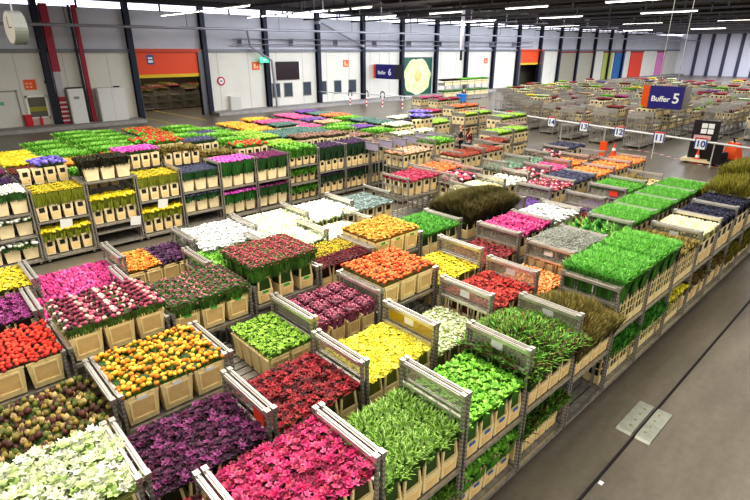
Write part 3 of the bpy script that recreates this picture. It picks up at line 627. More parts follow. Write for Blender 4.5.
LB = [(1, -1, 2.25, 'nightpurp', 'dark purple'), (1, 0, 2.7, 'agapan', 'blue-violet'), (1, 1, 2.3, 'chartreuse', 'bright green'), (1, 2, 2.75, 'orchid', 'pink'), (1, 3, 2.65, 'tan', 'tan'), (1, 4, 2.3, 'tan', 'tan'), (1, 5, 2.45, 'redtulip', 'red-and-green'), (1, 6, 2.3, 'lime', 'lime green'), (1, 7, 2.45, 'brownpink', 'brownish pink'), (1, 8, 2.4, 'brownpink', 'brownish pink'), (1, 9, 2.18, 'brownpink', 'brownish pink'), (1, 10, 2.3, 'chartreuse', 'bright green'), (1, 11, 2.42, 'whitegreen', 'greenish white'), (1, 12, 2.7, 'agapan', 'blue-violet'), (1, 13, 2.3, 'lime', 'lime green'), (2, -1, 2.3, 'mauve', 'red-violet'), (2, 0, 2.25, 'rust', 'rust red'), (2, 1, 2.35, 'amber', 'orange-yellow'), (2, 2, 2.4, 'redtulip', 'red-and-green'), (2, 3, 2.75, 'redtulip', 'red-and-green'), (2, 4, 2.6, 'lavender', 'dusty lavender'), (2, 5, 2.45, 'chartreuse', 'bright green'), (2, 6, 2.4, 'lime', 'lime green'), (2, 7, 2.35, 'teal', 'teal grey'), (2, 8, 2.35, 'teal', 'teal grey'), (2, 9, 2.4, 'chartreuse', 'bright green'), (2, 10, 2.3, 'violet', 'violet'), (2, 11, 2.42, 'teal', 'teal grey'), (2, 12, 2.18, 'whitegreen', 'whitish'), (2, 13, 2.7, 'agapan', 'blue-violet'), (3, 0, 2.3, 'yellow', 'yellow'), (3, 1, 2.4, 'chartreuse', 'bright green'), (3, 2, 2.45, 'chartreuse', 'bright green'), (3, 3, 2.6, 'redtulip', 'red-and-green'), (3, 4, 2.6, 'chartreuse', 'bright green'), (3, 5, 2.5, 'chartreuse', 'bright green'), (3, 6, 2.4, 'lime', 'lime green'), (3, 7, 2.3, 'teal', 'blue-green'), (3, 8, 2.3, 'teal', 'blue-green'), (3, 9, 2.18, 'teal', 'blue-green'), (3, 10, 2.3, 'chartreuse', 'bright green'), (3, 11, 2.42, 'teal', 'teal grey'), (3, 12, 2.18, 'violet', 'violet'), (3, 13, 2.3, 'whitegreen', 'whitish'), (4, 0, 2.18, 'yellow', 'yellow'), (4, 1, 2.3, 'chartreuse', 'bright green'), (4, 2, 2.42, 'chartreuse', 'bright green'), (4, 3, 2.18, 'chartreuse', 'bright green'), (4, 4, 2.3, 'chartreuse', 'bright green'), (4, 5, 2.42, 'lavender', 'dusty lavender'), (4, 6, 2.18, 'amber', 'red-and-yellow'), (4, 7, 2.3, 'amber', 'red-and-yellow'), (4, 8, 2.42, 'teal', 'teal grey'), (4, 9, 2.18, 'pinkbed', 'rose pink'), (4, 10, 2.3, 'peachrose', 'cream-peach'), (4, 11, 2.42, 'chartreuse', 'bright green'), (5, 0, 2.18, 'yellow', 'yellow'), (5, 1, 2.3, 'chartreuse', 'bright green'), (5, 2, 2.42, 'chartreuse', 'bright green'), (5, 3, 2.18, 'chartreuse', 'bright green'), (5, 4, 2.3, 'redtulip', 'red-and-green'), (5, 5, 2.42, 'chartreuse', 'bright green'), (5, 6, 2.18, 'chartreuse', 'bright green'), (5, 7, 2.3, 'amber', 'red-and-yellow'), (5, 8, 2.42, 'pinkbed', 'rose pink'), (5, 9, 2.18, 'pinkbed', 'rose pink'), (5, 10, 2.3, 'violet', 'violet'), (5, 11, 2.42, 'flame', 'orange'), (6, 1, 2.3, 'chartreuse', 'bright green'), (6, 2, 2.42, 'chartreuse', 'bright green'), (6, 3, 2.18, 'chartreuse', 'bright green'), (6, 4, 2.3, 'redtulip', 'red-and-green'), (6, 5, 2.42, 'chartreuse', 'bright green'), (6, 6, 2.18, 'chartreuse', 'bright green'), (6, 7, 2.3, 'amber', 'red-and-yellow'), (6, 8, 2.42, 'amber', 'red-and-yellow'), (6, 9, 2.18, 'pinkbed', 'rose pink'), (6, 10, 2.3, 'pinkbed', 'rose pink'), (6, 11, 2.42, 'teal', 'teal grey'), (6, 12, 2.18, 'flame', 'orange'), (7, 2, 2.42, 'chartreuse', 'bright green'), (7, 3, 2.18, 'chartreuse', 'bright green'), (7, 4, 2.3, 'redtulip', 'red-and-green'), (7, 10, 2.3, 'pinkbed', 'rose pink'), (7, 11, 2.42, 'violet', 'violet'), (7, 12, 2.18, 'brownpink', 'brownish pink'), (8, 3, 2.18, 'chartreuse', 'bright green')]
MX = [(27.9, 20.72, 'lime', 'yellow-green'), (27.47, 18.24, 'lime', 'lime green'), (24.91, 15.76, 'brownpink', 'dusty pink'), (22.87, 14.87, 'lime', 'fresh lime'), (19.71, 13.42, 'brickred', 'rust red'), (27.61, 20.98, 'flame', 'orange'), (30.27, 24.07, 'flame', 'coral orange'), (34.81, 30.7, 'pinkbed', 'dusty rose'), (34.37, 28.48, 'crimson', 'crimson-pink'), (26.75, 23.37, 'crimson', 'wine pink'), (23.22, 19.92, 'lime', 'pale green'), (22.04, 20.41, 'agapan', 'violet-blue'), (18.19, 15.4, 'chartreuse', 'bright green'), (18.82, 17.71, 'whitegreen', 'pale lilac-white')]
FARL, FARW = 1.4, 1.1
def far_trolley_mesh(levels, name='flower_trolley', L=FARL, W=FARW, cage=0):
    b = MB(); q = .025
    for x in (0, L-2*q):
        for y in (0, W-2*q): b.box(x, x+2*q, y, y+2*q, .0, FH, GALV)
        b.box(x, x+2*q, 0, W, FH-.06, FH, RAIL); b.box(x+.01, x+.03, .05, W-.05, FH-.34, FH-.06, GALV)
        for i in range(1, 4+cage): y = W*i/(4+cage); b.box(x+.01, x+.03, y-.012, y+.012, .2, FH-.3, GALV)
    if cage:
        for i in range(1, 6): x = L*i/6; b.box(x-.01, x+.01, W-.03, W-.01, .2, FH, GALV)
        b.box(0, L, W-.04, W, FH-.05, FH, RAIL)
    for z in levels: b.box(.02, L-.02, .0, W, z-.05, z, SLAT)
    b.box(0, L, 0, W, .12, .2, GALV)
    for x in (.1, L-.1):
        for y in (.08, W-.08): b.box(x-.05, x+.05, y-.02, y+.02, 0, .12, DARK)
    return b.mesh(name)
FT = {k: far_trolley_mesh(k) for k in ((1.45, .8), (1.3,))}
FT['cage'] = far_trolley_mesh((1.0,), cage=3)
def far_row_buckets(x0, x1, y, z, n, lab, grp, bt='B', depth=1):
    for i in range(n):
        BUCKETS.append((math.hypot(x0, y)+6, x0+(x1-x0)*(i+.5)/n, y+BT[bt][1]/2, z, bt, lab, grp, None))
# left block behind its front row
for (j, i, zt, var, nm) in LB:
    x = LX+LP*i; y = LY+1.32*j
    w = '%s row back, %s trolley from the left' % (ORD[j], ORD[i+2])
    o = obj('rack_trolley', FT[(1.45, .8)], None, (x+.01, y, 0)); o['label'] = 'low galvanised trolley of the left block, %s' % w; o['category'] = 'trolley'; o['group'] = 'trolleys of the left block'
    rim = zt-(.12 if zt < 2.5 else .2)
    if var == 'agapan':
        bed(x+.5, x+1.38, y+.04, y+1.05, zt, var, '%s flowers in the left block, %s' % (nm, w), 'flowers of the left block')
        bed(x+.05, x+.45, y+.04, y+1.05, 2.25, 'nightpurp', 'dark purple flowers in the left block, %s' % w, 'flowers of the left block')
    else: bed(x+.05, x+1.38, y+.03, y+1.07, zt, var, '%s %s of the left block, %s' % (nm, 'flowers' if var != 'chartreuse' else 'foliage', w), 'flowers of the left block')
    if j <= 6: far_row_buckets(x+.05, x+1.38, y+.02, zt-.14-BT['B'][2], 4, '', '')
# mixed trolleys in the middle distance
for n, (x, y, var, nm) in enumerate(MX):
    for k in range(2 if n in (0, 1, 3, 6, 7, 8, 11, 13) else 1):
        xx = x-.7+k*1.46-(.7 if n in (0, 3, 7, 8, 11, 13) else 0); yy = y-.5
        wh = ('nearer', 'farther')[k]
        o = obj('flower_trolley', FT[(1.45, .8)], None, (xx, yy, 0)); o['label'] = '%s trolley carrying %s flowers in the middle distance' % (wh, nm); o['category'] = 'trolley'; o['group'] = 'middle distance trolleys'
        bed(xx+.04, xx+1.36, yy+.03, yy+1.07, 2.12, var, '%s flowers on the %s of their trolleys, middle distance' % (nm, wh), 'middle distance flowers')
        far_row_buckets(xx+.04, xx+1.36, yy-.01, 1.48, 4, '', ''); far_row_buckets(xx+.04, xx+1.36, yy-.01, .84, 4, '', '')
        for q in range(3): BUCKETS.append((60, xx+.1, yy+.2+.33*q, 1.48, 'B', '', '', None))
# lilac-grey frames behind the peach roses
for k in range(6):
    b = MB(); LIL = mat('lilac_wrap', 'b9aec6', .4, .1)
    for y in (0, 1.04): b.box(-.02, .02, y, y+.05, 0, FH, GALV)
    b.box(-.03, .03, 0, 1.09, FH-.05, FH, RAIL); b.box(-.015, .015, .05, 1.04, FH-.35, FH-.05, LIL); b.box(-.02, .02, .05, 1.04, .15, .2, GALV)
    for i in range(1, 5): b.box(-.01, .01, i*.22-.01, i*.22+.01, .2, FH-.35, GALV)
    b.box(-.35, .35, 0, .04, .12, .18, GALV); b.box(-.35, .35, 1.05, 1.09, .12, .18, GALV)
    for sx in (-.3, .3):
        for sy in (.02, 1.07): b.box(sx-.05, sx+.05, sy-.02, sy+.02, 0, .12, DARK)
    o = obj('end_rack', b, None, (15.0+k*.85, 15.9, 0)); o['label'] = 'empty end rack with lilac panel, %s of six behind peach roses' % ORD[k]; o['category'] = 'rack'; o['group'] = 'lilac end racks'

# far buffer lanes
FARV = [('lime', 'lime green'), ('garnet', 'dark red'), ('brownpink', 'dusty pink'), ('chartreuse', 'bright green'), ('fuchsia', 'fuchsia'), ('peachrose', 'peach'), ('crimson', 'crimson'), ('yellow', 'yellow'), ('whitegreen', 'greenish white'), ('scarlet', 'scarlet'), ('sage', 'grey-green'), ('violet', 'violet')]
lanes = [(k, 13.0+2.3*k, (34.6 if k < 4 else 36.8+2.5*(k-4)) if k >= 0 else {-1: 42, -2: 43.5, -3: 35.5, -4: 36.5}[k]) for k in range(-4, 9)]
rb = random.Random(5); CLUT = []
for (k, y, xs) in lanes:
    n = 0; x = xs
    while x < (88 if k < 3 else 76) and n < 20:
        if rb.random() < .93:
            kind = 'cage' if (n == 0 and k >= 0) or (n < 2 and k >= 4) or rb.random() < .25 else ((1.45, .8) if rb.random() < .6 else (1.3,))
            w = '%s in far lane %s from the right' % (ORD[n], ORD[k+4])
            o = obj('roll_cage' if kind == 'cage' else 'shelf_trolley', FT[kind], None, (x, y-.55, 0)); o['label'] = '%s trolley, %s' % ('caged' if kind == 'cage' else 'shelved', w); o['category'] = 'trolley'; o['group'] = 'far buffer trolleys'
            if kind != 'cage' or n > 0:
                v, nm = rb.choice(FARV); zt = rb.choice((1.75, 2.05, 2.3, 2.5)); L = rb.choice((.45, .7, .9)); xo = rb.uniform(.04, 1.36-L)
                bed(x+xo, x+xo+L, y-.5, y+.5, zt, v, '%s flowers on the trolley %s' % (nm, w), 'far buffer flowers')
                for q in range(4): BUCKETS.append((80+x, x+.2+.33*q, y-.36, zt-.14-.46, 'B', '', '', None))
                for q in range(3): BUCKETS.append((80+x, x+.12, y-.2+.33*q, zt-.14-.46, 'B', '', '', None))
                for q in range(4): BUCKETS.append((80+x, x+.2+.33*q, y-.36, .84, 'B', '', '', None))
                if rb.random() < .8:
                    for q in range(3): BUCKETS.append((80+x, x+.2, y-.36+.33*q, .84, 'B', '', '', None))
            n += 1
        x += 1.5 if n < 6 else 2.3
# green foliage shelf trolleys by the far wall
for k in range(6):
    x = 50+k*1.5; o = obj('flower_trolley', FT[(1.3,)], None, (x, 41.5, 0)); o['label'] = 'two-level foliage trolley near the pale bloom poster, %s of six' % ORD[k]; o['category'] = 'trolley'; o['group'] = 'foliage trolleys by the wall'
    for zt, v in ((2.6, 'darkfol' if k < 2 else 'chartreuse'), (1.3, 'grassdark')):
        bed(x+.03, x+1.37, 41.5, 42.6, zt, v, '%s of %s foliage on the %s wall-side trolley' % ('upper bed' if zt > 2 else 'lower bed', 'dark' if v == 'darkfol' else 'green', ORD[k]), 'foliage by the wall')
    far_row_buckets(x, x+1.4, 41.45, 1.9, 4, '', ''); far_row_buckets(x, x+1.4, 41.45, .6, 4, '', '')

# ---------------------------------------------------------------- buckets: the nearest 300 one by one, the rest as one
BUCKETS.sort(key=lambda b: b[0])
near = [b for b in BUCKETS if b[5]][:300]; ids = set(map(id, near))
for (_, x, y, z, bt, lab, grp, stick) in near:
    body, col = BM[bt]
    o = obj('flower_bucket', body, None, (x, y, z)); o['label'] = lab; o['category'] = 'bucket'; o['group'] = grp
    if col: obj('collar', col, o)
    if stick:
        w, d, h, _, _ = BT[bt]; obj('sticker', STK[stick], o, (0, -d/2-.001, h*.88 if bt != 'B' else h*.44))
mb = MB()
for bk in BUCKETS:
    if id(bk) in ids: continue
    _, x, y, z, bt, *_r = bk; w, d, h, _, _ = BT[bt]; w -= .03; d -= .02
    mb.box(x-w/2, x+w/2, y-d/2, y+d/2, z, z+h, CREAMF, tx=.03, ty=.02)
    if bt in 'BCD':
        for s in (-1,):
            mb.box(x-w*.24, x+w*.24, y-d/2-.004, y-d/2+.01, z+h*.58, z+h*.86, HOLE_SHADE); mb.box(x-w/2-.004, x-w/2+.01, y-d*.22, y+d*.22, z+h*.58, z+h*.86, HOLE_SHADE); mb.box(x-w*.3, x+w*.3, y-d/2+.004, y-d/2+.016, z+h*.14, z+h*.45, CREAM2)  # dark patches painted on for the shade inside the openings
o = obj('flower_bucket', mb); o['label'] = 'many small cream buckets crowding the distant trolleys'; o['category'] = 'buckets'; o['kind'] = 'stuff'

# ---------------------------------------------------------------- the hall
def floor_mat():
    m = bpy.data.materials.new('concrete_floor'); m.use_nodes = True; nt = m.node_tree; b = nt.nodes['Principled BSDF']
    tc = nt.nodes.new('ShaderNodeTexCoord')
    n1 = nt.nodes.new('ShaderNodeTexNoise'); n1.inputs['Scale'].default_value = .55; n1.inputs['Detail'].default_value = 8; n1.inputs['Roughness'].default_value = .65
    n2 = nt.nodes.new('ShaderNodeTexNoise'); n2.inputs['Scale'].default_value = 7; n2.inputs['Detail'].default_value = 6
    mp = nt.nodes.new('ShaderNodeMapping'); mp.inputs['Scale'].default_value = (.35, 1.6, 1)
    nt.links.new(tc.outputs['Object'], mp.inputs[0]); nt.links.new(mp.outputs[0], n1.inputs[0]); nt.links.new(tc.outputs['Object'], n2.inputs[0])
    r1 = nt.nodes.new('ShaderNodeValToRGB'); r1.color_ramp.elements[0].position = .3; r1.color_ramp.elements[1].position = .72
    r1.color_ramp.elements[0].color = (*hx('5f584a'), 1); r1.color_ramp.elements[1].color = (*hx('8a8170'), 1)
    r2 = nt.nodes.new('ShaderNodeValToRGB'); r2.color_ramp.elements[0].color = (.72, .72, .72, 1); r2.color_ramp.elements[1].color = (1.08, 1.08, 1.08, 1)
    nt.links.new(n1.outputs['Fac'], r1.inputs[0]); nt.links.new(n2.outputs['Fac'], r2.inputs[0])
    mx = nt.nodes.new('ShaderNodeMixRGB'); mx.blend_type = 'MULTIPLY'; mx.inputs[0].default_value = 1
    nt.links.new(r1.outputs[0], mx.inputs[1]); nt.links.new(r2.outputs[0], mx.inputs[2]); nt.links.new(mx.outputs[0], b.inputs['Base Color'])
    b.inputs['Roughness'].default_value = .33
    return m
WY = 49.0
b = MB(); b.box(-14, 190, -45, 66, -.3, 0, floor_mat()); struct('floor', b)
# wall: panels with the openings left free
PANEL = mat('cream_wall_panels', 'dcd9cc', .7, noise=.05, scale=.4); UPPER = mat('grey_upper_wall', 'c6c7ce', .7, noise=.05, scale=.5)
b = MB()
openings = [(17.0, 22.6, 0, 5.7), (77.6, 84.2, 0, 5.7), (50.3, 56.2, .2, 5.0)]
xs = -14
for (x0, x1, z0, z1) in sorted(openings):
    b.box(xs, x0, WY, WY+.3, 0, 5.8, PANEL); b.box(x0, x1, WY, WY+.3, z1, 5.8, PANEL)
    if z0 > 0: b.box(x0, x1, WY, WY+.3, 0, z0, PANEL)
    xs = x1
b.box(xs, 190, WY, WY+.3, 0, 5.8, PANEL)
b.box(-14, 190, WY, WY+.3, 5.8, 9.0, UPPER)
for i in range(60):   # panel joints
    x = -12+i*3.33
    if not any(o[0] < x < o[1] for o in openings): b.box(x, x+.03, WY-.01, WY, .3, 5.8, mat('panel_joint', 'a9a596', .8))
struct('wall_back', b)
b = MB(); b.box(-14, 190, WY+.05, WY+.2, 9.1, 9.6, mat('bright_clerestory', 'f0efff', .5, emit=2.0)); b.box(-14, 190, WY-.5, WY+.2, 9.6, 10.0, DARK); b.box(-14, 190, WY-.02, WY+.2, 8.95, 9.1, UPPER)
for i in range(28): b.box(-14+i*6.65+.4, -14+i*6.65+.55, WY-.02, WY+.05, 9.0, 10, DARK)
struct('window_1', b)
b = MB(); b.box(-14, 190, WY-.25, WY, 5.7, 5.98, mat('grey_girt', '7b7c80', .5, .3)); struct('trim_1', b)
b = MB()
for (x0, x1) in ((-14, 16.4), (23.2, 77), (84.6, 190)): b.box(x0, x1, WY-2.2, WY, 0, .28, mat('kerb_concrete', 'a09c96', .8, noise=.12, scale=2))
struct('trim_2', b)
NAVY = mat('navy_steel', '1f2536', .5, .2)
for i in range(17):
    x = 10.0+6.66*i
    b = MB(); b.box(x-.22, x+.22, WY-.5, WY-.44, 0, 9.6, NAVY); b.box(x-.22, x+.22, WY-.06, WY-.0, 0, 9.6, NAVY); b.box(x-.05, x+.05, WY-.44, WY-.06, 0, 9.6, NAVY)
    struct('trim_%d' % (i+3), b)
# bright end wall with dark mullions far away
b = MB(); b.box(150, 150.3, -40, WY, 0, 9.5, mat('far_end_wall', 'f2f2fc', .6))
for i in range(27): b.box(149.8, 150, -36+i*3.1, -35.3+i*3.1, .0, 9.5, mat('far_mullion', '55586c', .6))
b.box(149.7, 149.9, -6, 4, 1, 7.5, mat('far_dark_rack', '3a3038', .7)); b.box(149.6, 149.8, -8, 5, 4.6, 5.1, mat('far_red_band', 'b03048', .6))
struct('wall_end', b)
# lit hall behind the first opening, with trolleys in it
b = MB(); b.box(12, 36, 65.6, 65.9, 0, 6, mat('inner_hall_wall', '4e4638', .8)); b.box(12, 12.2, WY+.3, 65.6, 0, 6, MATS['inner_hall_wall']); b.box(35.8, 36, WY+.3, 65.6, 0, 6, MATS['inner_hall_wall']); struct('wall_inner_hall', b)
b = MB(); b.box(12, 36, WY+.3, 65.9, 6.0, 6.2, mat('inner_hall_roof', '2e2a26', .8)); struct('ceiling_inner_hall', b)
for k in range(24):
    x = 19.4+(k % 6)*1.55+(k//6)*.5; y = 56.2+(k//6)*2.0
    o = obj('flower_trolley', FT[(1.45, .8)], None, (x, y, 0)); o['label'] = 'trolley in the hall beyond the orange shutter, %s row, %s across' % (ORD[k//6], ORD[k % 6]); o['category'] = 'trolley'; o['group'] = 'trolleys beyond the orange shutter'
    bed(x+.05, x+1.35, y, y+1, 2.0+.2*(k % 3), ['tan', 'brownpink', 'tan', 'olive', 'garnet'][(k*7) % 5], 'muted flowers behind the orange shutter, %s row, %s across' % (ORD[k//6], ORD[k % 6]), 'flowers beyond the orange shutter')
    far_row_buckets(x+.05, x+1.35, y-.05, 1.4, 4, '', ''); far_row_buckets(x+.05, x+1.35, y-.05, .8, 4, '', '')
b = MB()
for k in range(2): b.add([(17.6+k*3.2, 44.5, .006), (17.8+k*3.2, 44.5, .006), (17.3+k*3.2, 56, .006), (17.1+k*3.2, 56, .006)], [(0, 1, 2, 3)], mat('yellow_floor_line', 'd8b82c', .6))
struct('trim_30', b)
ORANGE = mat('orange_shutter', 'e8501c', .5)
def shutter(n, x0, x1, zb, logo):
    b = MB(); b.box(x0, x1, WY-.12, WY-.02, zb, 5.75, ORANGE)
    b.box(x0-.35, x0, WY-.3, WY+.3, 0, 5.7, mat('door_post_grey', '6c6d70', .5, .3)); b.box(x1, x1+.55, WY-.3, WY+.3, 0, 5.7, MATS['door_post_grey'])
    b.box(x0-.2, x1+.2, WY-.35, WY-.0, 5.7, 6.0, mat('shutter_box', 'c8441c', .5))
    o = struct('door_%d' % n, b)
    b = MB(); b.box(x0, x1, WY-.16, WY-.01, zb-.28, zb, mat('yellow_edge', 'e0c020', .5)); obj('bottom_bar', b, o)
    if logo:
        b = MB(); b.box(17.9, 18.5, WY-.15, WY-.125, 4.7, 5.5, mat('blue_notice', '3c5c90', .5)); b.box(18.0, 18.4, WY-.16, WY-.15, 4.85, 5.05, CARD); b.box(18.0, 18.4, WY-.16, WY-.15, 5.15, 5.3, CARD); obj('notice', b, o)
shutter(1, 17.0, 22.6, 3.85, True); shutter(2, 77.6, 84.2, 3.9, False)
b = MB(); b.box(76, 88, 52, 52.2, 0, 6, mat('dim_back', '5a5444', .8)); b.box(76, 76.2, WY+.3, 52, 0, 6, MATS['dim_back']); b.box(87.8, 88, WY+.3, 52, 0, 6, MATS['dim_back']); b.box(76, 88, WY+.3, 52.2, 6, 6.2, MATS['dim_back']); struct('wall_dim_bay', b)  # shallow box added to stop world light; dark brown stands for dimness
b = MB(); b.box(5.6, 7.6, WY-.06, WY, .28, 2.9, mat('pale_door', 'd6d4ca', .5)); b.box(5.5, 5.6, WY-.1, WY, .28, 3, mat('door_trim', '9a988e', .6)); b.box(7.6, 7.7, WY-.1, WY, .28, 3, MATS['door_trim']); b.box(5.5, 7.7, WY-.1, WY, 2.9, 3.0, MATS['door_trim'])
o = struct('door_3', b)
b = MB(); b.box(6.0, 6.7, WY-.09, WY-.06, 1.95, 2.2, mat('green_plate', '6fb09a', .5)); obj('door_plate', b, o)
# window with white frame and the yellowish view
b = MB(); b.box(8.25, 9.5, WY-.03, WY-.01, .9, 2.45, mat('window_view', '6c6c5c', .2)); b.box(8.25, 9.5, WY-.035, WY-.03, 1.35, 1.7, mat('yellow_view', '9c9430', .4))
for a in ((8.15, 8.27, .8, 2.55), (9.48, 9.6, .8, 2.55), (8.15, 9.6, .8, .92), (8.15, 9.6, 2.43, 2.55)): b.box(a[0], a[1], WY-.1, WY, a[2], a[3], CARD)
struct('window_2', b)
for i, (xa, xb) in enumerate(((30.6, 31.5), (32.1, 33.1), (34.6, 35.6), (36.9, 37.8), (39.0, 40.0), (41.2, 42.3))):
    b = MB(); b.box(xa, xb, WY-.04, WY-.01, 1.2, 2.55, mat('dark_glass', '4a5258', .15)); b.box(xa-.05, xb+.05, WY-.07, WY, 1.12, 1.2, MATS['door_trim']); b.box(xa-.05, xb+.05, WY-.07, WY, 2.55, 2.62, MATS['door_trim'])
    for xx in (xa-.05, xb): b.box(xx, xx+.05, WY-.07, WY, 1.12, 2.62, MATS['door_trim'])
    struct('window_%d' % (i+3), b)
def fix(name, label, cat, boxes, group=None, z=0, kids=()):
    b = MB()
    for bx in boxes: b.box(*bx)
    o = obj(name, b); o['label'] = label; o['category'] = cat
    if group: o['group'] = group
    for kn, kb in kids:
        b = MB()
        for bx in kb: b.box(*bx)
        obj(kn, b, o)
    return o
W8 = mat('cabinet_white', 'dcdcd6', .45); RED = mat('signal_red', 'c8202c', .45); CRIM = mat('crimson_duct', '9c1c38', .45); OSG = mat('orange_sign', 'f0622c', .6)
fix('tall_cabinet', 'single white metal cabinet between the two red pipes', 'cabinet', [(10.95, 12.1, WY-1.1, WY-.3, .28, 3.0, W8)], kids=[('door', [(11.0, 12.05, WY-1.13, WY-1.1, .35, 2.92, W8)]), ('label_plate', [(11.3, 11.7, WY-1.15, WY-1.13, 2.2, 2.4, mat('grey_plate', '8c8c8c', .5))]), ('top_vent', [(10.95, 12.1, WY-1.05, WY-.35, 3.0, 3.08, DARK)])])
fix('double_cabinet', 'wide two-door white cabinet left of the orange shutter', 'cabinet', [(13.15, 15.3, WY-1.1, WY-.3, .28, 2.95, W8)], kids=[('door', [(13.2, 14.2, WY-1.13, WY-1.1, .4, 2.85, W8)]), ('door', [(14.24, 15.25, WY-1.13, WY-1.1, .4, 2.85, W8)]), ('top_vent', [(14.6, 15.0, WY-.9, WY-.5, 2.95, 3.05, DARK)])])
fix('pipe_duct', 'broad crimson duct beside the first navy post', 'duct', [(10.32, 10.85, WY-.7, WY-.3, 4.3, 9.2, CRIM), (10.32, 10.8, WY-.7, WY-.3, 2.4, 4.3, mat('grey_duct', 'b4aeb4', .5)), (10.32, 10.8, WY-.7, WY-.3, .3, 2.4, CRIM)]+[(10.28, 10.84, WY-.74, WY-.7, .5+.35*i, .62+.35*i, mat('duct_band', 'd8c8c8', .5)) for i in range(5)])
fix('pipe_duct', 'slim crimson pipe between the two white cabinets', 'duct', [(12.55, 12.85, WY-.6, WY-.3, .3, 9.2, CRIM), (12.3, 12.45, WY-.45, WY-.3, .3, 9.2, NAVY)])
fix('assembly_sign', 'square orange sign above the small window', 'sign', [(8.3, 9.1, WY-.05, WY-.0, 3.0, 3.75, OSG)], kids=[('symbol', [(8.4+.26*i, 8.55+.26*i, WY-.06, WY-.05, 3.15+.25*j, 3.27+.25*j, mat('sign_pale', 'f8c8a0', .6)) for i in range(2) for j in range(2)])])
fix('fire_hose_box', 'red rounded hose box left of the window', 'box', [(7.75, 8.25, WY-.45, WY, .28, 1.15, RED), (7.82, 8.18, WY-.5, WY-.45, .36, 1.05, RED)])
fix('fire_extinguisher', 'small red extinguisher below the white-framed window', 'extinguisher', [(8.75, 8.95, WY-.4, WY-.2, .28, .85, RED), (8.81, 8.89, WY-.35, WY-.27, .85, 1.0, DARK)])
fix('grey_pipe', 'slender grey vertical pipe right of the window', 'pipe', [(9.75, 9.9, WY-.2, WY-.05, .6, 3.6, mat('grey_pipe', '6e6c6a', .5)), (9.7, 9.95, WY-.25, WY, 3.45, 3.65, DARK)])
fix('wall_box', 'grey electrical box on the wall right of the shutter', 'box', [(25.4, 26.6, WY-.5, WY, .28, 1.6, W8)], kids=[('door', [(25.45, 26.55, WY-.52, WY-.5, .35, 1.52, mat('box_door', 'c8c6be', .5))])])
fix('display_screen', 'dark brown rectangular screen board above three small windows', 'screen', [(31.2, 34.0, WY-.25, WY-.02, 2.95, 4.75, mat('dark_screen', '2c1a20', .3)), (34.0, 34.15, WY-.25, WY-.05, 2.95, 4.75, CARD)])
fix('exit_sign', 'green glowing exit sign on the navy post', 'sign', [(29.0, 30.0, WY-.7, WY-.55, 4.7, 5.2, mat('exit_green', '4ccf98', .5, emit=1.2))], kids=[('arrow', [(29.3, 29.7, WY-.72, WY-.7, 4.88, 5.02, CARD)])])
for i, (x, z, l) in enumerate(((28.4, 4.0, 'orange pictogram sign left of the exit sign'), (40.4, 4.05, 'orange pictogram sign above the small windows'), (68.0, 4.0, 'small orange sign on the white panel right of the poster'))):
    fix('pictogram_sign', l, 'sign', [(x, x+.8, WY-.06, WY, z, z+.75, OSG)], 'orange pictogram signs', kids=[('symbol', [(x+.15, x+.35, WY-.07, WY-.06, z+.15, z+.6, MATS['sign_pale']), (x+.45, x+.65, WY-.07, WY-.06, z+.15, z+.35, MATS['sign_pale'])])])
# prohibition sign: a ring
b = MB(); b.bar((24.8, WY-.06, 3.05), (24.8, WY-.01, 3.05), .42, mat('ring_red', 'b83848', .5), 24); o = obj('prohibition_sign', b); o['label'] = 'round red-ringed prohibition sign right of the orange shutter'; o['category'] = 'sign'
b = MB(); b.bar((24.8, WY-.08, 3.05), (24.8, WY-.06, 3.05), .27, CARD, 24); b.box(24.68, 24.92, WY-.09, WY-.08, 2.95, 3.15, mat('ring_mark', '9c98a0', .5)); obj('white_disc', b, o)
# big poster of a pale bloom standing in the bay
b = MB(); b.box(50.3, 56.2, WY+.1, WY+.3, .2, 5.0, mat('poster_green', '2a5c4c', .5)); rr = random.Random(2)
o = obj('bloom_poster', b); o['label'] = 'large poster of a pale yellow-green bloom on dark green'; o['category'] = 'poster'
b = MB(); PW = mat('poster_bloom', 'eef4c8', .5, noise=.0, col2='c8dc8c', scale=1.1, emit=.0); vs = [(53.3, WY+.05, 2.5)]
for i in range(40):
    t = i*2*PI/40; r = 1+.05*math.sin(7*t)+.04*rr.uniform(-1, 1); vs.append((53.3+2.6*r*math.cos(t), WY+.07, 2.55+2.3*r*math.sin(t)))
b.add(vs, [(0, 1+(i+1) % 40, 1+i) for i in range(40)], PW); obj('bloom_shape', b, o)
b = MB(); PC = mat('poster_heart', 'dca84c', .5, col2='f0e0a0', scale=3); b.add([(53.4+.8*math.cos(t*PI/8)*(.8+.2*(t % 2)), WY+.04, 2.6+.8*math.sin(t*PI/8)*(.8+.2*(t % 2))) for t in range(16)], [tuple(range(16))[::-1]], PC); obj('bloom_heart', b, o)
# coloured bay doors far right, white leaves between
for i, (xa, xb, c, l, n) in enumerate(((90, 96.2, 'a09c88', 'beige bay door, left of the pair', 'bay_door'), (97.2, 103.6, 'b0ac98', 'beige bay door, right of the pair', 'bay_door'), (113, 118, '2c6ca4', 'blue strip curtain bay', 'bay_curtain'), (108, 112, 'b4bc5c', 'yellow-green strip curtain bay', 'bay_curtain'), (121, 127.5, 'e0482c', 'tall vermilion bay door far right', 'bay_door'), (136, 141, 'd888b8', 'pink hanging banner far right', 'banner'))):
    fix(n, l, 'door' if 'door' in n else 'curtain' if 'curt' in n else 'banner', [(xa, xb, WY-.15, WY-.02, .3, 5.4, mat('bay_'+c, c, .6))]+[(xa-.2, xb+.2, WY-.2, WY-.02, 5.4, 5.65, mat('bay_head', '8c2c2c', .6))])
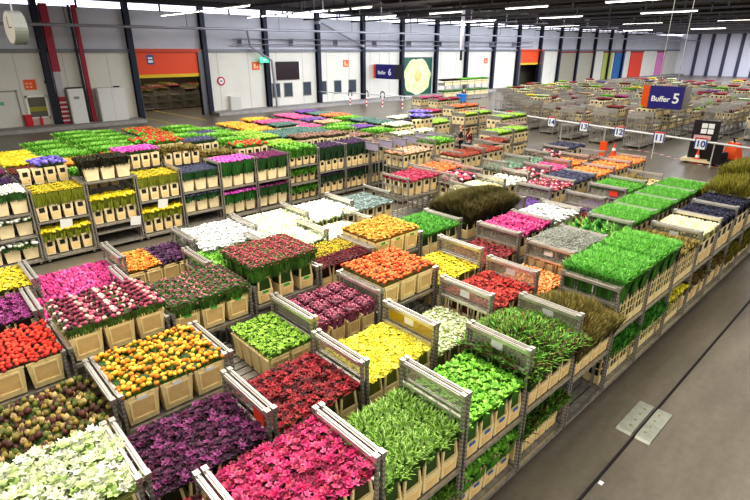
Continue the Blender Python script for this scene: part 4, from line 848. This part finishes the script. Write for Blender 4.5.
# pipes in front of the wall
b = MB(); b.bar((-14, 44.5, 7.5), (149, 44.5, 8.0), .11, mat('pipe_grey', '9a9aa2', .4, .4), 10)
for i in range(10): b.bar((2+i*9, 44.5, 7.55+i*.026), (2+i*9, 44.5, 9.95), .02, DARK, 6)
o = obj('overhead_pipe', b); o['label'] = 'long grey overhead pipe running in front of the back wall'; o['category'] = 'pipe'
b = MB(); b.bar((26, WY-.8, 6.9), (80, WY-.8, 7.0), .05, MATS['pipe_grey'], 8); b.bar((26, WY-.8, 6.4), (80, WY-.8, 6.45), .05, MATS['pipe_grey'], 8)
for i in range(9): b.box(27+6*i, 27.08+6*i, WY-.8, WY, 6.3, 7.0, MATS['pipe_grey'])
o = obj('wall_pipes', b); o['label'] = 'pair of thin pipes along the upper back wall'; o['category'] = 'pipe'
b = MB(); b.bar((36.6, WY-.8, 8.7), (42.8, WY-.8, 6.3), .1, MATS['pipe_grey'], 8); b.box(36.4, 36.7, WY-.9, WY-.02, 8.5, 8.8, MATS['pipe_grey']); b.box(42.7, 43, WY-.9, WY-.02, 6.2, 6.5, MATS['pipe_grey']); o = obj('diagonal_brace', b); o['label'] = 'diagonal grey brace between two navy posts'; o['category'] = 'brace'
b = MB(); b.bar((27.6, WY-.9, 7.9), (27.9, WY-.9, 6.2), .12, MATS['pipe_grey'], 8); b.bar((27.9, WY-.9, 6.2), (30.2, WY-.9, 4.9), .12, MATS['pipe_grey'], 8); b.bar((30.2, WY-.9, 4.9), (30.5, WY-.9, .3), .12, MATS['pipe_grey'], 8)
o = obj('down_pipe', b); o['label'] = 'bent grey downpipe passing the exit sign'; o['category'] = 'pipe'

# roof: dark deck over the far hall, trusses, lamp rows
CEIL = mat('dark_roof_deck', '3a3430', .9, noise=.3, scale=.4)
b = MB(); b.box(32, 190, -45, WY, 10.0, 10.3, CEIL); b.box(-14, 32, 31, WY, 10.0, 10.3, CEIL); struct('ceiling', b)
TR = mat('truss_steel', '2e2a2a', .6, .3)
for i in range(15):
    x = 28.5+6.66*i; b = MB()
    b.box(x-.15, x+.15, -44, WY, 9.75, 10.0, TR); b.box(x-.12, x+.12, -44, WY, 8.85, 9.0, TR)
    for k in range(31):
        y = -44+k*3; b.box(x-.04, x+.04, y, y+.1, 9.0, 9.75, TR)
    o = obj('roof_truss', b); o['label'] = 'dark steel roof truss, %s counted from the camera' % ORD[i]; o['category'] = 'truss'; o['group'] = 'roof trusses'
LAMP = mat('lamp_tube', 'fff8ee', .5, emit=9.)
def lamp_row(x, y0, y1, z, n, fill=.5):
    for k in range(n):
        L = (y1-y0)/n; ya = y0+k*L
        b = MB(); L *= fill; b.box(-.09, .09, 0, L*.92, .04, .12, W8)
        o = obj('strip_lamp', b, None, (x, ya, z)); o['label'] = 'hanging white strip lamp, %s from the right in the %s lamp row' % (ORD[k], ORD[[19.3, 27.5, 38, 51.5, 70, 95].index(x)]); o['category'] = 'lamp'; o['group'] = 'strip lamps'
        b = MB(); b.box(-.045, .045, .05, L*.92-.05, 0, .04, LAMP); obj('tube', b, o)
        b = MB(); b.box(-.01, .01, L*.2, L*.2+.02, .12, 10.4-z, DARK); b.box(-.01, .01, L*.75, L*.75+.02, .12, 10.4-z, DARK); obj('suspension', b, o)
lamp_row(19.3, 33, 48, 8.6, 6, .98); lamp_row(27.5, 30, 48, 8.75, 7, .9)
for x, n in ((38, 5), (51.5, 4), (70, 5), (95, 5)): lamp_row(x, 6 if x < 60 else -6, 46, 8.9, n)
# cable tray and hanging post
b = MB(); b.box(44.5, 44.8, 35, 35.2, 5.9, 10, MATS['grey_duct']); b.box(44.55, 44.75, 35.02, 35.18, 4.9, 5.9, DARK); o = obj('ceiling_drop', b); o['label'] = 'pale vertical service post hanging from the roof above the poster'; o['category'] = 'post'
# round hanging double faced clock
o = thing('round_clock', 'white round drum clock hanging at the top left', 'clock', (5.3, 30, 6.85), math.radians(-84))
b = MB(); b.bar((0, -.26, 0), (0, .26, 0), .72, mat('clock_case', 'a8aaa6', .4, .3), 32); obj('case', b, o)
for s in (-1, 1):
    b = MB(); b.bar((0, s*.26, 0), (0, s*.28, 0), .67, mat('clock_face', 'ece6d4', .5), 32); f = obj('dial', b, o)
    b = MB(); b.box(-.02, .02, min(s*.28, s*.29), max(s*.28, s*.29), 0, .45, DARK); b.box(0, .4, min(s*.28, s*.29), max(s*.28, s*.29), -.02, .02, DARK); obj('hands', b, f)
b = MB(); b.bar((0, 0, .7), (0, 0, 3.1), .03, W8, 8); obj('suspension_rod', b, o)

# ---------------------------------------------------------------- signs
BLUE = mat('sign_blue', '221a78', .5); SO = mat('sign_orange', 'f47a1e', .5)
def buffer_sign(x, y0, y1, z0, z1, digit, label, dark):
    t = thing('hanging_sign', label, 'sign', (x, y0, z0))
    w = y1-y0; h = z1-z0
    b = MB(); b.box(-.06, .06, 0, w*.76, 0, h, BLUE); obj('blue_panel', b, t)
    b = MB(); b.add([(-.06, w*.76, 0), (.5, w*1.0, 0), (.5, w*1.0, h), (-.06, w*.76, h)], [(0, 3, 2, 1), (0, 1, 2, 3)], SO); obj('orange_panel', b, t)
    b = MB(); b.add([(-.06, 0, 0), (.9, -.7 if dark else -.1, 0), (.9, -.7 if dark else -.1, h), (-.06, 0, h)], [(0, 1, 2, 3), (0, 3, 2, 1)], mat('sign_dark', '2a2030', .5) if dark else GALV); obj('side_panel', b, t)
    rot = (PI/2, 0, -PI/2)
    words('Buffer', h*.34, CARD, t, (-.075, w*.49, h*.42), rot); words(digit, h*.62, CARD, t, (-.075, w*.155, h*.46), rot)
    b = MB(); b.bar((0, w*.2, h), (0, w*.2, 9-z0), .02, GALV, 6); b.bar((0, w*.6, h), (0, w*.6, 9-z0), .02, GALV, 6); obj('hanger', b, t)
buffer_sign(36, 10.95, 13.6, 2.45, 3.8, '5', 'big blue and orange hanging sign over the right-hand lanes', False)
buffer_sign(45, 45.2, 49.3, 2.65, 4.3, '6', 'smaller blue and orange hanging sign left of the poster', True)
# numbered lane signs on a long white rail
WR = mat('white_rail', 'd4d4d0', .4, .2)
t = thing('lane_rail', 'long white guide rail carrying the lane numbers', 'rail', (0, 0, 0))
RA, RB_ = Vector((33.6, 26.5, 1.72)), Vector((30.6, 3.0, 1.3))
b = MB(); b.bar(RA, RB_, .055, WR, 8); obj('rail', b, t)
for k in range(8):
    p = RA.lerp(RB_, (k+.1)/7.6); b = MB(); b.bar((p.x+.3, p.y, 0), (p.x+.3, p.y, p.z), .03, WR, 6); b.box(p.x-.02, p.x+.32, p.y-.03, p.y+.03, p.z-.05, p.z+.02, WR); obj('post', b, t)
NB = mat('number_blue', '2c4a94', .5); NR = mat('number_red', 'c8363a', .5)
for n, y in ((14, 17.5), (13, 15.1), (12, 12.75), (11, 10.4), (10, 8.2), (15, 21.0), (16, 23.6)):
    f = (RA.y-y)/(RA.y-RB_.y); p = RA.lerp(RB_, f)
    t = thing('number_sign', 'square blue and red lane sign reading %d on the white rail' % n, 'sign', (p.x-.1, y, p.z-.1), 0, 'lane number signs')
    b = MB(); b.box(-.02, .02, -.29, .29, -.3, .3, CARD); b.box(-.03, -.02, -.29, .29, .22, .3, NR); b.box(-.03, -.02, -.29, -.24, -.3, .22, NB); b.box(-.03, -.02, .24, .29, -.3, .22, NB); obj('plate', b, t)
    words(str(n), .46, NB, t, (-.035, 0, -.04), (PI/2, 0, -PI/2))
# red and white barrier posts by the far aisle
for k, (x, y) in enumerate(((39.2, 46.4), (39.9, 44.4), (40.4, 42.3), (40.8, 39.6))):
    t = thing('arch_post', 'red-white post with a dark arched marker, %s from the wall' % ORD[k], 'post', (x, y, 0), 0, 'arched marker posts')
    b = MB()
    for i in range(5): b.bar((0, 0, .2*i), (0, 0, .2*i+.2), .07, RED if i % 2 else CARD, 8)
    obj('post', b, t)
    b = MB(); pts = [(0, .3*math.cos(a), 1.35+.3*math.sin(a)) for a in [PI*i/8 for i in range(9)]]; pts = [(0, .3, 1.0)]+pts+[(0, -.3, 1.0)]
    for p, q in zip(pts, pts[1:]): b.bar(p, q, .06, NAVY, 6)
    obj('arch', b, t)
b = MB(); b.bar((36.5, 50-1.2, 1.5), (41, 38.5, 1.3), .05, WR, 8); b.bar((37.2, 47.0, 0), (37.2, 47.0, 1.5), .04, WR, 6); o = obj('guide_rail', b); o['label'] = 'thin white guide rail behind the arched posts'; o['category'] = 'rail'
# black information stand in lane ten
t = thing('info_stand', 'black panel stand with white squares standing in lane ten', 'stand', (32.9, 8.55, 0))
b = MB(); b.box(-.7, .7, -.8, .8, .1, .22, CREAMF); obj('platform', b, t)
BK = mat('panel_black', '1c1416', .5); b = MB(); b.box(-.1, .1, -.62, .62, .22, 2.3, BK); obj('panel', b, t)
b = MB()
for i in range(2):
    for j in range(2): b.box(-.13, -.1, -.4+.33*i, -.12+.33*i, 1.6+.3*j, 1.85+.3*j, CARD)
b.box(-.13, -.1, -.35, .5, 1.25, 1.5, mat('label_pink', 'd8b0b0', .5)); obj('white_squares', b, t)
# traffic cones
for k, (x, y, l) in enumerate(((31.3, 12.7, 'orange traffic cone left of lane eleven'), (32.6, 8.6, 'orange traffic cone in front of the black stand'), (31.8, 6.6, 'low orange traffic cone by the electric tug'))):
    t = thing('traffic_cone', l, 'cone', (x, y, 0)); b = MB(); CO = mat('cone_orange', 'ec5424', .5)
    b.box(-.22, .22, -.22, .22, 0, .04, CO); obj('foot', b, t)
    b = MB(); b.bar((0, 0, .04), (0, 0, .3), .17, CO, 14, .12); b.bar((0, 0, .3), (0, 0, .46), .12, CARD, 14, .085); b.bar((0, 0, .46), (0, 0, .75), .085, CO, 14, .03); obj('body', b, t)
# orange electric tugs
TO = mat('tug_orange', 'ee5a1c', .4)
def tug(x, y, rz, label):
    t = thing('electric_tug', label, 'vehicle', (x, y, 0), rz)
    b = MB(); b.box(-.9, .5, -.45, .45, .14, .42, BK); b.box(.5, .95, -.4, .4, .14, .35, BK); obj('chassis', b, t)
    b = MB(); b.add([(-.1, -.4, .42), (.5, -.4, .42), (.35, -.3, 1.25), (.1, -.3, 1.25), (-.1, .4, .42), (.5, .4, .42), (.35, .3, 1.25), (.1, .3, 1.25)], [(0, 1, 2, 3), (7, 6, 5, 4), (0, 4, 5, 1), (1, 5, 6, 2), (2, 6, 7, 3), (3, 7, 4, 0)], TO); obj('cowl', b, t)
    b = MB(); b.bar((.22, 0, 1.2), (.05, 0, 1.5), .04, BK, 8); b.bar((.05, -.25, 1.5), (.05, .25, 1.5), .03, BK, 8); obj('handlebar', b, t)
    b = MB(); b.box(-.85, -.4, -.3, .3, .42, .8, BK); b.box(-.92, -.82, -.3, .3, .8, 1.3, BK); obj('seat', b, t)
    for wx in (-.65, .72):
        for wy in (-.4, .4): b = MB(); b.bar((wx, wy-.06, .17), (wx, wy+.06, .17), .17, DARK, 14); obj('wheel', b, t)
tug(32.9, 7.2, -.5, 'orange and black electric tug beside the black stand'); tug(34.2, 3.6, .4, 'orange electric tug at the right picture edge')
# orange board and dark object at the row end
b = MB(); b.box(-.03, .03, -.17, .17, .7, 1.9, TO); b.box(-.03, .03, -.03, .03, 0, .9, DARK); b.box(-.25, .25, -.25, .25, 0, .05, DARK)
o = obj('sign_board', b, None, (24.36, 10.39, 0)); o['label'] = 'plain orange board standing at the end of the near rows'; o['category'] = 'board'
# floor details
b = MB(); b.box(4, 90, 1.983, 2.013, .001, .034, mat('floor_slot', '1e1c1a', .8)); struct('trim_31', b)
t = thing('floor_hatch', 'metal floor hatch straddling the black floor slot', 'hatch', (8.15, 2.02, 0))
HP = mat('hatch_metal', 'a3a698', .5, .3, noise=.15, scale=9); b = MB(); b.box(-.48, .48, -.27, -.025, .0, .03, HP, tx=-.05, ty=-.0); b.box(-.48, .48, .025, .27, .0, .03, HP, tx=-.05, ty=-.0); obj('plate', b, t)
b = MB()
for i in range(4):
    for s in (-1, 1): b.bar((-.3+.2*i, s*.12, .03), (-.3+.2*i, s*.12, .036), .02, mat('bolt_brass', 'a08c50', .5, .4), 8)
obj('bolts', b, t)
b = MB(); b.box(-.04, .04, -.03, .03, .001, .008, CARD); o = obj('paper_label', b, None, (6.3, 1.93, 0)); o['label'] = 'small white paper label on the floor by the slot'; o['category'] = 'label'
b = MB(); TW = mat('tape_white', 'e4dcd4', .7); TRD = mat('tape_red', 'c8504c', .7)
for i in range(26):
    f = i/26; x = 33.9-1.6*f+.5*math.sin(f*6); y = 13.4-6.5*f; b.box(x-.05, x+.07, y-.24, y, .004, .012, TRD if i % 2 else TW)
o = obj('hazard_tape', b); o['label'] = 'red and white hazard tape curving on the floor before the lanes'; o['category'] = 'tape'
b = MB(); b.box(34, 75, 9.2, 9.32, .002, .007, mat('yellow_floor_line', 'd8b82c', .6)); b.box(34, 75, 6.9, 7.02, .002, .007, MATS['yellow_floor_line']); struct('trim_32', b)

# ---------------------------------------------------------------- people
def skin(name, pts, edges, m, parent, sub=2, loc=(0, 0, 0)):
    me = bpy.data.meshes.new(name); me.from_pydata([p[:3] for p in pts], edges, []); me.materials.append(m)
    o = bpy.data.objects.new(name, me); C.objects.link(o); o.location = loc
    if parent: o.parent = parent
    sk = o.modifiers.new('s', 'SKIN'); me.skin_vertices.new() if not me.skin_vertices else None
    for i, p in enumerate(pts):
        r = p[3]; d = me.skin_vertices[0].data[i]; d.radius = (r, p[4] if len(p) > 4 else r); d.use_root = (i == 0)
    s2 = o.modifiers.new('u', 'SUBSURF'); s2.levels = sub; s2.render_levels = sub
    sk.use_smooth_shade = True
    return o
SKINM = mat('skin_tone', 'd8a68c', .6)
def person(x, y, rz, label, top, legs, hair, long_hair, arm_fwd):
    t = thing('person', label, 'person', (x, y, 0), rz)
    a = arm_fwd
    P = [(0, 0, .95, .13, .10), (0, 0, 1.15, .12, .09), (0, 0, 1.38, .15, .09), (0, 0, 1.50, .055), (.02, 0, 1.60, .085, .075), (.02, 0, 1.68, .085, .08), (.02, 0, 1.74, .05),
         (0, .17, 1.40, .055), (.04+a*.1, .21, 1.12, .042), (.1+a, .19, .95+a*.5, .03), (.14+a, .18, .88+a*.5, .035),
         (0, -.17, 1.40, .055), (.04+a*.1, -.21, 1.12, .042), (.1+a, -.19, .95+a*.5, .03), (.14+a, -.18, .88+a*.5, .035),
         (0, .09, .88, .085), (.03, .10, .48, .06), (-.02, .11, .10, .042), (.12, .12, .05, .035),
         (0, -.09, .88, .085), (-.02, -.10, .48, .06), (-.05, -.11, .10, .042), (.09, -.12, .05, .035)]
    E_ = [(0, 1), (1, 2), (2, 3), (3, 4), (4, 5), (5, 6), (2, 7), (7, 8), (8, 9), (9, 10), (2, 11), (11, 12), (12, 13), (13, 14), (0, 15), (15, 16), (16, 17), (17, 18), (0, 19), (19, 20), (20, 21), (21, 22)]
    # fingers
    for h, s in ((10, 1), (14, -1)):
        bx, by, bz = P[h][:3]
        for k in range(4): P.append((bx+.06, by+(-.03+.02*k), bz-.05-.01*(k % 2), .009)); E_.append((h, len(P)-1))
        P.append((bx+.03, by-s*.05, bz-.01, .011)); E_.append((h, len(P)-1))
    skin('body', P, E_, SKINM, t)
    g = .018
    skin('shirt', [(0, 0, .96, .14+g, .11+g), (0, 0, 1.15, .125+g, .095+g), (0, 0, 1.38, .155+g, .10+g), (0, .17, 1.40, .07), (.04+a*.1, .21, 1.12, .058), (.07+a*.6, .20, 1.02+a*.3, .05), (0, -.17, 1.40, .07), (.04+a*.1, -.21, 1.12, .058), (.07+a*.6, -.20, 1.02+a*.3, .05), (0, 0, 1.46, .07)],
         [(0, 1), (1, 2), (2, 3), (3, 4), (4, 5), (2, 6), (6, 7), (7, 8), (2, 9)], top, t)
    skin('trousers', [(0, 0, .96, .15, .12), (0, .09, .86, .10), (.03, .10, .48, .076), (-.02, .11, .12, .06), (0, -.09, .86, .10), (-.02, -.10, .48, .076), (-.05, -.11, .12, .06)], [(0, 1), (1, 2), (2, 3), (0, 4), (4, 5), (5, 6)], legs, t)
    for s, xx in ((1, 0), (-1, -.03)): skin('shoe', [(xx-.04, s*.11, .05, .045), (xx+.06, s*.115, .045, .045), (xx+.15, s*.12, .035, .035)], [(0, 1), (1, 2)], DARK, t)
    hp = [(0, 0, 1.76, .07, .07), (-.03, 0, 1.70, .095, .09), (-.045, 0, 1.62, .08, .08)]; he = [(0, 1), (1, 2)]
    if long_hair: hp += [(-.07, 0, 1.50, .08, .07), (-.09, 0, 1.36, .05, .04)]; he += [(2, 3), (3, 4)]
    skin('hair', hp, he, hair, t)
    b = MB()
    for s in (-1, 1): b.bar((.093, s*.03, 1.655), (.10, s*.03, 1.655), .009, DARK, 8)
    b.box(.088, .098, -.022, .022, 1.588, 1.597, mat('lips', 'a85c54', .6)); b.bar((.09, 0, 1.64), (.118, 0, 1.618), .010, SKINM, 6, .014); obj('face', b, t)
JEANS = mat('denim', '3c5878', .8); BLKC = mat('black_cloth', '221e24', .8); MAR = mat('maroon_cloth', '6c2430', .8)
person(24.6, 19.0, 2.5, 'person in dark jacket with auburn hair standing among the trolleys', BLKC, BLKC, mat('auburn_hair', '8c4a28', .7), False, .05)
person(24.3, 18.2, -.2, 'person in maroon top and jeans with long brown hair', MAR, JEANS, mat('brown_hair', '5c3420', .7), True, .08)
person(49.57+.9, 38.55+.4, .8, 'person in black and white pushing a blue cart far back', BLKC, BLKC, mat('dark_hair', '2c2420', .7), False, .2)
person(96, 33, 2, 'person in red top standing far back by the vermilion door', RED, BLKC, MATS['dark_hair'], False, .05)
b = MB(); BB = mat('blue_bin', '2c78c4', .5); b.box(-.45, .45, -.4, .4, .3, 1.1, BB, tx=.08, ty=.08); b.box(-.48, .48, -.43, .43, 1.05, 1.12, BB)
for sx in (-.4, .4):
    for sy in (-.3, .3): b.box(sx-.06, sx+.06, sy-.03, sy+.03, 0, .3, DARK)
o = obj('blue_bin', b, None, (49.57, 38.55, 0)); o['label'] = 'blue plastic wheeled bin in front of the far foliage trolleys'; o['category'] = 'bin'

# ---------------------------------------------------------------- light and camera
wd = bpy.data.worlds.new('hall_light'); bpy.context.scene.world = wd; wd.use_nodes = True
wd.node_tree.nodes['Background'].inputs[0].default_value = (1.0, .975, .93, 1); wd.node_tree.nodes['Background'].inputs[1].default_value = .95
def area(name, loc, rot, sx, sy, e, c=(1, 1, 1)):
    l = bpy.data.lights.new(name, 'AREA'); l.shape = 'RECTANGLE'; l.size = sx; l.size_y = sy; l.energy = e; l.color = c
    o = bpy.data.objects.new(name, l); C.objects.link(o); o.location = loc; o.rotation_euler = rot; return o
area('roof_fill', (7, 8, 12), (0, 0, 0), 12, 10, 2500, (1, .93, .82))  # unseen fill panels over the open roof, added for the nearer rows
area('roof_fill', (22, 24, 12), (0, 0, 0), 14, 14, 3000, (1, .95, .86))
area('roof_fill', (48, 20, 9.6), (0, 0, 0), 26, 40, 5200, (.90, .92, 1))  # added cool fill panels without fittings, brighten the far hall
area('roof_fill', (85, 15, 9.6), (0, 0, 0), 36, 50, 16000, (.88, .91, 1))
area('roof_fill', (125, 10, 9.6), (0, 0, 0), 36, 60, 20000, (.86, .89, 1))
area('wall_fill', (55, 36, 9.3), (math.radians(35), 0, 0), 60, 4, 8500, (.84, .88, 1))  # added cool fill with no visible source, lifts the back wall
area('inner_hall_fill', (24, 58, 5.8), (0, 0, 0), 12, 8, 600, (1, .88, .7))  # unseen warm fill put in to brighten the trolleys through the opening
cam = bpy.data.cameras.new('camera'); co = bpy.data.objects.new('camera', cam); C.objects.link(co); bpy.context.scene.camera = co
cam.sensor_width = 36; cam.lens = 510/750*36; cam.clip_end = 400
co.location = (0, 0, 5.9); co.rotation_euler = (math.radians(90-21.4145), 0, math.radians(47.1268-90))
bpy.context.scene.view_settings.view_transform = 'Standard'; bpy.context.scene.view_settings.look = 'Medium High Contrast'
bpy.context.scene.view_settings.exposure = 0.0
